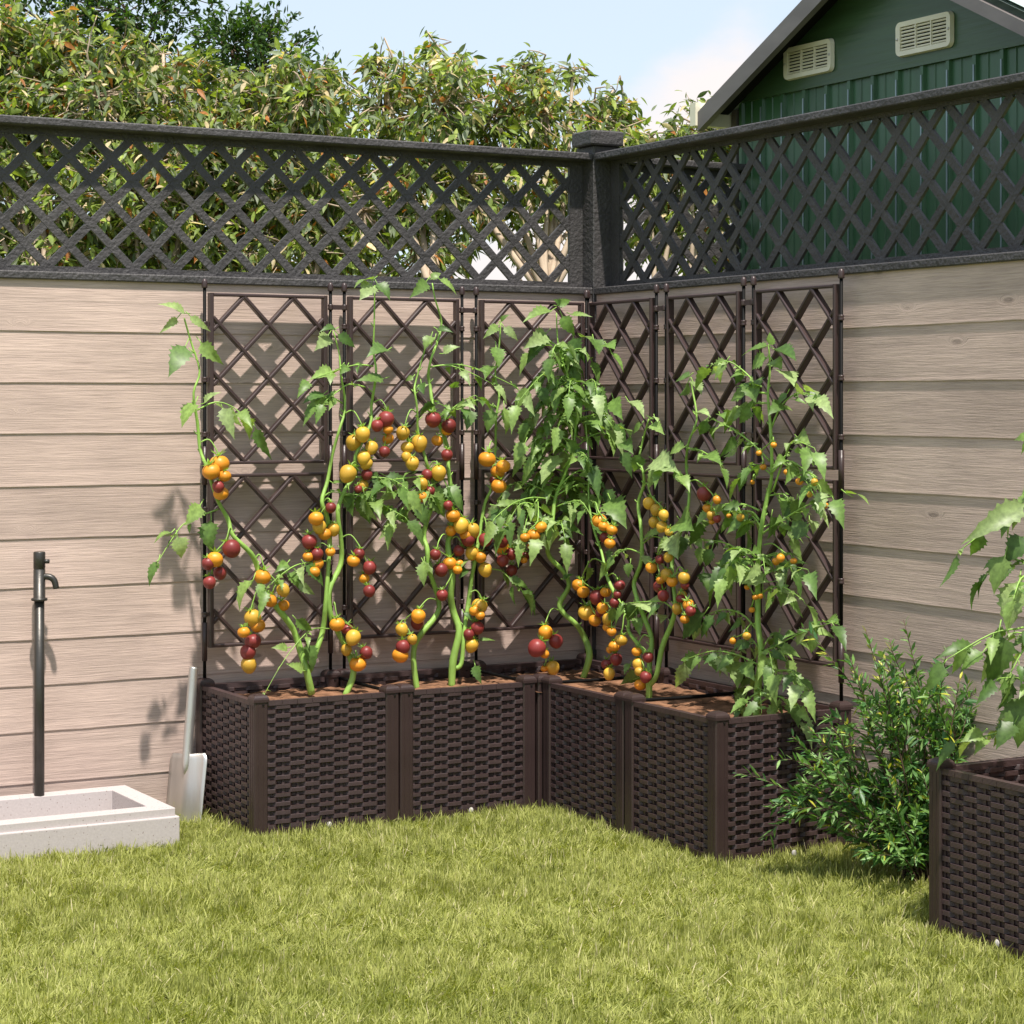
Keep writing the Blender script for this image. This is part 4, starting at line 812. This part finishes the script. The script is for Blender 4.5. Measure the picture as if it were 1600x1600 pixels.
for k, b_ in enumerate((C4((740, 1330), (660, 1380), (610, 1460)), C4((740, 1400), (830, 1350), (920, 1380), (1000, 1450)), C4((730, 1150), (600, 1090), (450, 1070), (290, 1120)), C4((750, 1090), (860, 1030), (1000, 960), (1200, 890)),
                        C4((725, 930), (640, 840), (520, 810), (380, 860)), C4((740, 740), (800, 680), (900, 670), (1020, 750)), C4((735, 600), (660, 540), (560, 500), (500, 600)), C4((735, 560), (660, 470), (520, 390), (320, 370), (200, 350)),
                        C4((760, 340), (860, 270), (1040, 160), (1200, 100)), C4((745, 190), (640, 150), (480, 160), (380, 230)), C4((745, 250), (700, 200), (620, 200), (540, 260)), C2((830, 1350), (900, 1150), (960, 1040), (1090, 1080)),
                        C2((810, 1160), (700, 1050), (560, 950), (450, 900)), C2((820, 960), (880, 820), (980, 740), (1090, 750)), C2((800, 740), (720, 720), (690, 640), (560, 540), (450, 560)), C2((820, 1240), (920, 1160), (1060, 1240), (1130, 1330)), C2((810, 800), (700, 800), (600, 830)),
                        C4((740, 620), (840, 560), (940, 540), (1050, 560)), C4((750, 1200), (870, 1190), (960, 1200), (1020, 1290)))):
    p.pbranch(b_, 7, .062, (-.05, .04, -.09)[k % 3], .0028)
for k in range(16):
    y = rd.uniform(600, 1080); i = min(range(len(W)), key=lambda j: abs((W[j]+p.o-CAM).z/(W[j]+p.o-CAM).dot(FW)*-F+HOR-y))
    p.rbranch(W[i], rd.uniform(0, 6.28), rd.uniform(.06, .13), 5, .058, rd.uniform(.0, .4))
p.pleaf(LF(C2, (805, 435, 810, 355, .5), (790, 445, 630, 510, .3), (840, 465, 980, 540, .34), (790, 520, 700, 595, .5), (540, 535, 442, 625, .4), (620, 595, 595, 685, .5), (700, 665, 725, 800, .6), (880, 600, 965, 700, .4), (830, 535, 890, 590, .6), (670, 740, 565, 790, .4), (920, 740, 850, 830, .3), (1040, 725, 1108, 755, .4), (620, 1020, 515, 1140, .4), (985, 1015, 1070, 1060, .4), (500, 870, 530, 900, .5), (690, 830, 620, 930, .4)))
p.pleaf(LF(C4, (820, 230, 780, 390, .6), (250, 345, 235, 500, .45), (350, 370, 390, 430, .5), (370, 420, 375, 540, .4), (450, 430, 410, 545, .36), (540, 500, 520, 690, .45), (620, 500, 640, 600, .6), (730, 590, 570, 620, .24), (800, 640, 560, 640, .2), (860, 680, 880, 800, .5), (400, 580, 425, 705, .5), (400, 840, 265, 1000, .4), (360, 1095, 255, 1235, .35), (430, 1090, 480, 1200, .5), (510, 1090, 550, 1230, .42), (580, 1130, 610, 1310, .42), (660, 1140, 720, 1260, .42), (780, 1120, 790, 1270, .5), (1290, 85, 1435, 160, .2), (980, 120, 950, 230, .6), (1040, 350, 950, 250, .5), (870, 955, 840, 1040, .5), (1040, 960, 980, 1040, .4), (1100, 880, 1105, 960, .6), (1160, 890, 1250, 910, .34), (860, 1405, 800, 1530, .4), (930, 1410, 990, 1550, .45), (1000, 1430, 1075, 1530, .25), (660, 1350, 605, 1475, .4), (290, 250, 300, 330, .7), (380, 240, 400, 300, .6), (1100, 970, 1070, 1085, .4), (1060, 250, 1080, 340, .6), (1110, 120, 1140, 240, .4)))
p.cluster(C4((560, 160))[0], T(C4, (555, 225, 16, 'O'), (626, 232, 25, 'Y')), -.05)
for a_, it in ((C4((720, -10)), T(C4, (708, 15, 16, 'O'))), (C4((960, -20)), T(C4, (998, 10, 26, 'O'), (1095, 12, 22, 'Y'), (1060, 88, 20, 'Y'), (1155, 160, 22, 'O'))), (C4((775, 405)), T(C4, (850, 508, 24, 'O'), (887, 487, 27, 'O'), (957, 507, 22, 'O'))),
               (C4((735, 640)), T(C4, (665, 672, 20, 'O'), (718, 733, 20, 'O'), (750, 728, 18, 'O'), (698, 812, 20, 'O'))), (C4((720, 910)), T(C4, (672, 977, 27, 'Y'), (580, 1010, 22, 'O'))), (C2((815, 1030)), T(C2, (838, 1062, 20, 'O'), (740, 1112, 20, 'O'), (768, 1200, 22, 'O'))), (C2((830, 1190)), T(C2, (920, 1232, 20, 'O')))):
    p.cluster(a_[0], it, -.035)
p.done()
# plant in the separate planter at the right edge
p = Plant((1640, 1225), 'large leaved tomato plant reaching in from the right edge', 4.45)
W = p.stem([(1640, 1225), (1632, 1130), (1645, 1020), (1630, 900), (1640, 800), (1632, 700)], .0105, .004)
for b_, n_, l_ in (([(1636, 840), (1610, 800), (1580, 800), (1500, 860)], 5, .058), ([(1640, 960), (1600, 980), (1550, 990), (1480, 1030)], 5, .056), ([(1636, 1080), (1590, 1060), (1560, 1060)], 4, .055),
                   ([(1634, 1170), (1590, 1140), (1540, 1150), (1500, 1155)], 5, .056), ([(1636, 920), (1600, 900), (1585, 930)], 4, .055), ([(1640, 760), (1620, 740), (1590, 790)], 4, .055), ([(1640, 1010), (1605, 1010), (1580, 1050)], 4, .055)):
    p.pbranch(b_, n_, l_, random.uniform(-.12, .05), .003)
for k in range(8): p.rbranch(W[1+k % 5], -1.2+k*.55, .12, 7, .05, .3)
GREENS = GREENS*.8; p.pleaf([((1600, 790), (1500, 852), .2), ((1520, 1010), (1462, 1030), .24), ((1535, 1020), (1500, 1052), .36), ((1580, 1050), (1566, 1092), .34), ((1585, 1130), (1556, 1172), .42), ((1535, 1145), (1500, 1160), .36), ((1570, 870), (1553, 930), .4), ((1592, 910), (1575, 990), .4), ((1600, 840), (1570, 880), .5), ((1560, 990), (1540, 1075), .4), ((1600, 1090), (1590, 1170), .5)])
p.done()
# ------------------------------------------------------------------ willowy shrub
sb = Vector((-.135, -1.655, 0)); t = thing('shrub', 'willowy green shrub with narrow leaves between the bed and the separate planter', 'shrub', sb)
rs = np.random.default_rng(5); st = MB(); B, D, NR, LN, WD, CC = [], [], [], [], [], []
pal = np.array([(.095, .20, .055), (.14, .26, .07), (.21, .34, .12), (.06, .15, .05), (.42, .42, .06)])
def shoot(c0, tip, n, r=.0016):
    mid = (c0+tip)/2+UP*.02+Vector((rs.normal(0, .015), rs.normal(0, .015), 0)); W = [c0, (c0+mid)/2+UP*.012, mid, (mid+tip)/2+UP*.008, tip]
    st.tube(W, [r, r*.85, r*.7, r*.5, r*.3], 5, res=3)
    for k in range(n):
        u = .14+.86*k/n+rs.uniform(-.01, .01); x = min(u, .999)*4; i = int(x); f = x-i; c = W[i]*(1-f)+W[i+1]*f; tt = (W[i+1]-W[i]).normalized(); a = rs.uniform(0, 6.28); o1 = tt.orthogonal().normalized(); o2 = tt.cross(o1)
        d = tt*rs.uniform(.5, 1.1)+(o1*math.cos(a)+o2*math.sin(a))*rs.uniform(.5, 1.0); B.append(tuple(c)); D.append(tuple(d)); NR.append(tuple(UP+Vector(rs.normal(0, .5, 3)))); l = rs.uniform(.022, .042)*(1 if u < .9 else .7); LN.append(l); WD.append(l*rs.uniform(.10, .14))
        CC.append(pal[rs.choice(5, p=(.26, .33, .18, .17, .06))]*rs.uniform(.85, 1.2))
tips = [(1375, 1040), (1425, 1040), (1500, 1110), (1345, 1110), (1470, 1110), (1400, 1080), (1353, 985), (1412, 968), (1330, 1035), (1460, 1030), (1480, 1010), (1525, 1040), (1238, 1150), (1262, 1135), (1205, 1256), (1222, 1250), (1250, 1190), (1290, 1120), (1390, 1000), (1500, 1060), (1550, 1090), (1245, 1215), (1300, 1170), (1350, 1060), (1440, 1090)]
for (x, y) in tips:
    q = P(x, y, 5.06+rs.uniform(-.12, .12)); tp_ = q-sb; c0 = Vector((rs.normal(0, .018), rs.normal(0, .018), 0)); shoot(c0, tp_, 78, .0028)
    for k in range(4):
        u = rs.uniform(.3, .75); c = c0*(1-u)+tp_*u+UP*.02*math.sin(u*3.1); shoot(c, c+(tp_-c0).normalized()*rs.uniform(.07, .14)+Vector(rs.normal(0, .05, 3)), 22)
for k in range(64):
    a = rs.uniform(0, 6.28); el = rs.uniform(.35, 1.35); ln = rs.uniform(.14, .33); d = Vector((math.cos(a)*math.cos(el), math.sin(a)*math.cos(el), math.sin(el)))
    if d.x > 0: d.x *= .3
    d.y *= .9
    shoot(Vector((rs.normal(0, .03), rs.normal(0, .03), .0)), d*ln+Vector((-.03, 0, .02)), 46, .002)
st.build('branches', M['twig'], t)
fo = Fol(); fo.add(*leaves(B, D, NR, LN, WD, np.array(CC), PR_LAN, droop=.12, fold=.3)); fo.build('foliage', M['sleaf'], t)
# ------------------------------------------------------------------ trees behind the fence
def tree(label, foot, trunks, clumps, nl, Lr, pal, probs, seed, name='tree', wr=.17, twig=.25, bark='bark', droop=(.3, 1.1), prof=PR_OV, per=13, sub=None):
    """clumps: [(px,py,Z,rx,ry,rz metres)] in photo terms; leaves hang in tufts on twigs filling the clumps"""
    r = np.random.default_rng(seed); t = thing(name, label, 'tree', foot); ft = Vector(foot); wb = MB(); ends = []
    cl = [(P(a, b, c), d, e, f) for a, b, c, d, e, f in clumps]
    forks = []
    for (bx, by, lean, h0) in trunks:
        b0 = Vector((bx, by, 0)); top = b0+Vector((lean[0], lean[1], h0)); wb.tube([b0, (b0+top)/2+Vector((r.normal(0, .03), r.normal(0, .03), 0)), top], [.034, .027, .021], 8); forks.append(top)
    tufts = []
    vol = np.array([c[1]*c[2]*c[3] for c in cl])**.8; vol /= vol.sum(); nt_ = int(nl/per)
    for k, (c, rx, ry, rz_) in enumerate(cl):
        c = c-ft; fk = min(forks, key=lambda q: (q-c).length); m1 = fk*.5+c*.5+Vector((r.normal(0, .05), r.normal(0, .05), -.05)); wb.tube([fk, m1, c], [.017, .011, .006], 6)
        for i in range(max(6, int(vol[k]*nt_))):
            while True:
                v = r.normal(0, 1, 3); v /= np.linalg.norm(v); q = v*r.uniform(.25, 1)**.6
                if q[2] > -.95: break
            pnt = c+RT*(q[0]*rx)+FW*(q[1]*ry)+UP*(q[2]*rz_); tufts.append((pnt, c))
    for pnt, c in tufts:
        if r.random() < twig:
            m1 = (c+pnt)/2+Vector(r.normal(0, .03, 3)); wb.tube([c, m1, pnt], [.0055, .0038, .0018], 5, res=2)
        else: wb.tube([pnt-(pnt-c).normalized()*.11, pnt], [.0024, .0013], 4, res=1, cap=False)
    wb.build('trunk', M[bark], t)
    n = len(tufts)*per; Pn = np.array([tuple(a) for a, c in tufts]); Cn = np.array([tuple(c) for a, c in tufts]); out = nrm(Pn-Cn); out[:, 2] = out[:, 2]*.6+.35
    idx = np.repeat(np.arange(len(tufts)), per); a = r.normal(0, 1, (n, 3)); d = nrm(nrm(out)[idx]*.8+nrm(a)*.95); d[:, 2] -= r.uniform(*droop, n); 
    base = Pn[idx]-nrm(out)[idx]*r.uniform(0, .10, (n, 1))+r.normal(0, .018, (n, 3)); nor = np.array([0, 0, 1.])+r.normal(0, .55, (n, 3))
    Ln = r.uniform(*Lr, n); ci = r.choice(len(pal), n, p=probs); tint = r.uniform(.8, 1.25, (len(tufts), 1))[idx]
    col = np.array(pal)[ci]*r.uniform(.85, 1.15, (n, 1))*tint
    fo = Fol(); fo.add(*leaves(base, d, nor, Ln, Ln*r.uniform(wr*.8, wr*1.2, n), col, prof, droop=r.uniform(0, .35, n), fold=.3)); fo.build('crown', M['tleaf'], t)
PAL = [(.165, .225, .045), (.085, .125, .040), (.26, .32, .062), (.19, .225, .14), (.52, .42, .25), (.36, .14, .035)]
PRB = (.27, .25, .17, .17, .10, .04)
def Y(px, Z): q = P(px, 0, Z); return (q.x, q.y, 0)
Z1 = 8.6
cA = [(15, 45, 8.9, .20, .3, .16), (110, 50, 8.9, .17, .25, .13), (50, 95, 8.8, .22, .3, .18), (-30, 70, 8.8, .25, .3, .2), (120, 60, 8.9, .10, .15, .09), (255, 85, 8.9, .11, .15, .10), (40, 70, 8.9, .13, .15, .10), (40, 190, 8.8, .42, .4, .34), (150, 150, 8.7, .36, .4, .33), (-60, 240, 8.6, .45, .4, .5), (250, 160, 8.9, .34, .4, .30), (70, 330, 8.6, .5, .4, .34), (210, 300, 8.5, .45, .4, .34), (330, 240, 8.7, .36, .4, .28), (300, 370, 8.6, .42, .35, .26), (100, 420, 8.5, .5, .4, .3), (345, 150, 8.9, .22, .3, .16), (-20, 110, 8.9, .35, .35, .24), (190, 90, 8.9, .24, .3, .16)]
tree('dense leafy tree with orange tinged leaves over the left half of the fence', Y(150, 8.2), [(0, 0, (-.15, .1), 1.35), (.06, .03, (.22, .0), 1.3), (-.05, 0, (-.45, .1), 1.2)], cA, 22500, (.038, .068), PAL, PRB, 1, droop=(.2, .9))
cB = [(440, 95, 8.9, .09, .12, .07), (515, 110, 8.8, .07, .12, .08), (430, 160, 8.9, .27, .35, .25), (480, 150, 8.7, .20, .3, .20), (400, 290, 8.7, .34, .35, .28), (490, 280, 8.7, .3, .35, .28), (450, 390, 8.6, .40, .35, .22), (380, 420, 8.6, .3, .3, .2)]
tree('tree with drooping leaves in the middle gap above the lattice, near the dark one', Y(440, 8.35), [(0, 0, (.1, .05), 1.3), (.03, 0, (-.22, .02), 1.3)], cB, 6300, (.038, .068), PAL, PRB, 2)
cC = [(672, 75, 9, .07, .1, .07), (735, 110, 9, .10, .12, .08), (895, 110, 9, .09, .12, .08), (975, 165, 9, .09, .12, .09), (590, 95, 8.9, .08, .1, .09), (600, 170, 8.9, .24, .35, .26), (690, 170, 8.7, .30, .4, .28), (640, 270, 8.7, .40, .4, .28), (770, 180, 8.8, .30, .4, .25), (740, 290, 8.7, .38, .4, .27), (850, 180, 8.9, .27, .35, .24), (860, 275, 8.8, .3, .35, .2), (930, 180, 9.0, .24, .35, .18), (570, 330, 8.6, .34, .35, .28), (660, 390, 8.6, .28, .3, .2), (960, 230, 9.0, .20, .3, .18), (700, 95, 9, .13, .2, .12), (820, 370, 9.0, .20, .25, .13), (620, 110, 8.9, .13, .2, .10), (840, 105, 9.0, .14, .2, .10), (1000, 260, 9.0, .14, .2, .12)]
tree('airy tree with pale forked trunk behind the lattice left of the corner post', Y(795, 8.4), [(0, 0, (.03, .0), 1.45), (.0, 0, (.20, .05), 1.5), (-.02, 0, (-.28, .05), 1.5)], cC, 9800, (.038, .066), PAL, PRB, 3, twig=.4)
cD = [(1100, 200, 9.2, .2, .3, .18), (1060, 280, 9.2, .25, .3, .22), (1140, 250, 9.3, .2, .3, .2), (1110, 340, 9.2, .3, .3, .24), (1020, 360, 9.2, .2, .3, .18), (1075, 215, 9.1, .12, .2, .10), (1010, 225, 9.1, .14, .2, .08), (1140, 420, 9.2, .25, .3, .18)]
tree('small leafy tree between the corner post and the shed', Y(1090, 8.9), [(0, 0, (.05, .0), 1.2), (0, 0, (-.15, .05), 1.25)], cD, 5200, (.036, .066), PAL, PRB, 4)
DP = [(.035, .075, .018), (.055, .11, .02), (.025, .055, .015), (.09, .15, .03)]
cE = [(400, 110, 12, .42, .5, .42), (360, 70, 12, .25, .4, .25), (450, 170, 12, .35, .4, .4), (400, 250, 12, .5, .5, .4), (500, 220, 12, .3, .4, .35), (405, 55, 12, .16, .3, .18)]
tree('darker small leaved tree rising behind the others against open sky', Y(410, 12), [(0, 0, (.1, 0), 2.0), (0, 0, (-.2, 0), 1.9)], cE, 8500, (.035, .055), DP, (.4, .3, .2, .1), 6, bark='twig', droop=(-.4, .3), per=16, prof=PR_LAN, wr=.2)
cF = [(80, 40, 12.5, .6, .5, .35), (200, 20, 12.5, .5, .5, .3), (-60, 60, 12.5, .5, .5, .4), (270, -20, 12.5, .35, .4, .22), (120, -60, 12.5, .9, .6, .4), (30, 130, 12.5, .8, .5, .4), (230, 110, 12.5, .5, .5, .35)]
tree('darkest small leaved tree cut off by the top left corner', Y(110, 12.5), [(0, 0, (.2, 0), 2.6), (0, 0, (-.4, 0), 2.6)], cF, 11000, (.035, .058), DP, (.35, .25, .3, .1), 7, bark='twig', droop=(-.4, .3), per=16, prof=PR_LAN, wr=.2)
cG = [(600, 360, 11, .5, .4, .3), (300, 400, 11, .8, .4, .35), (60, 400, 11, .8, .4, .35), (500, 380, 11, .5, .4, .35), (200, 300, 11, .7, .4, .35)]
tree('low dark shaded tree far behind the lattice, filling the gaps on the left', Y(300, 11), [(0, 0, (.1, 0), 1.2), (0, 0, (-.5, 0), 1.2)], cG, 3200, (.05, .085), PAL[:4], (.3, .4, .15, .15), 8, droop=(.0, .6))
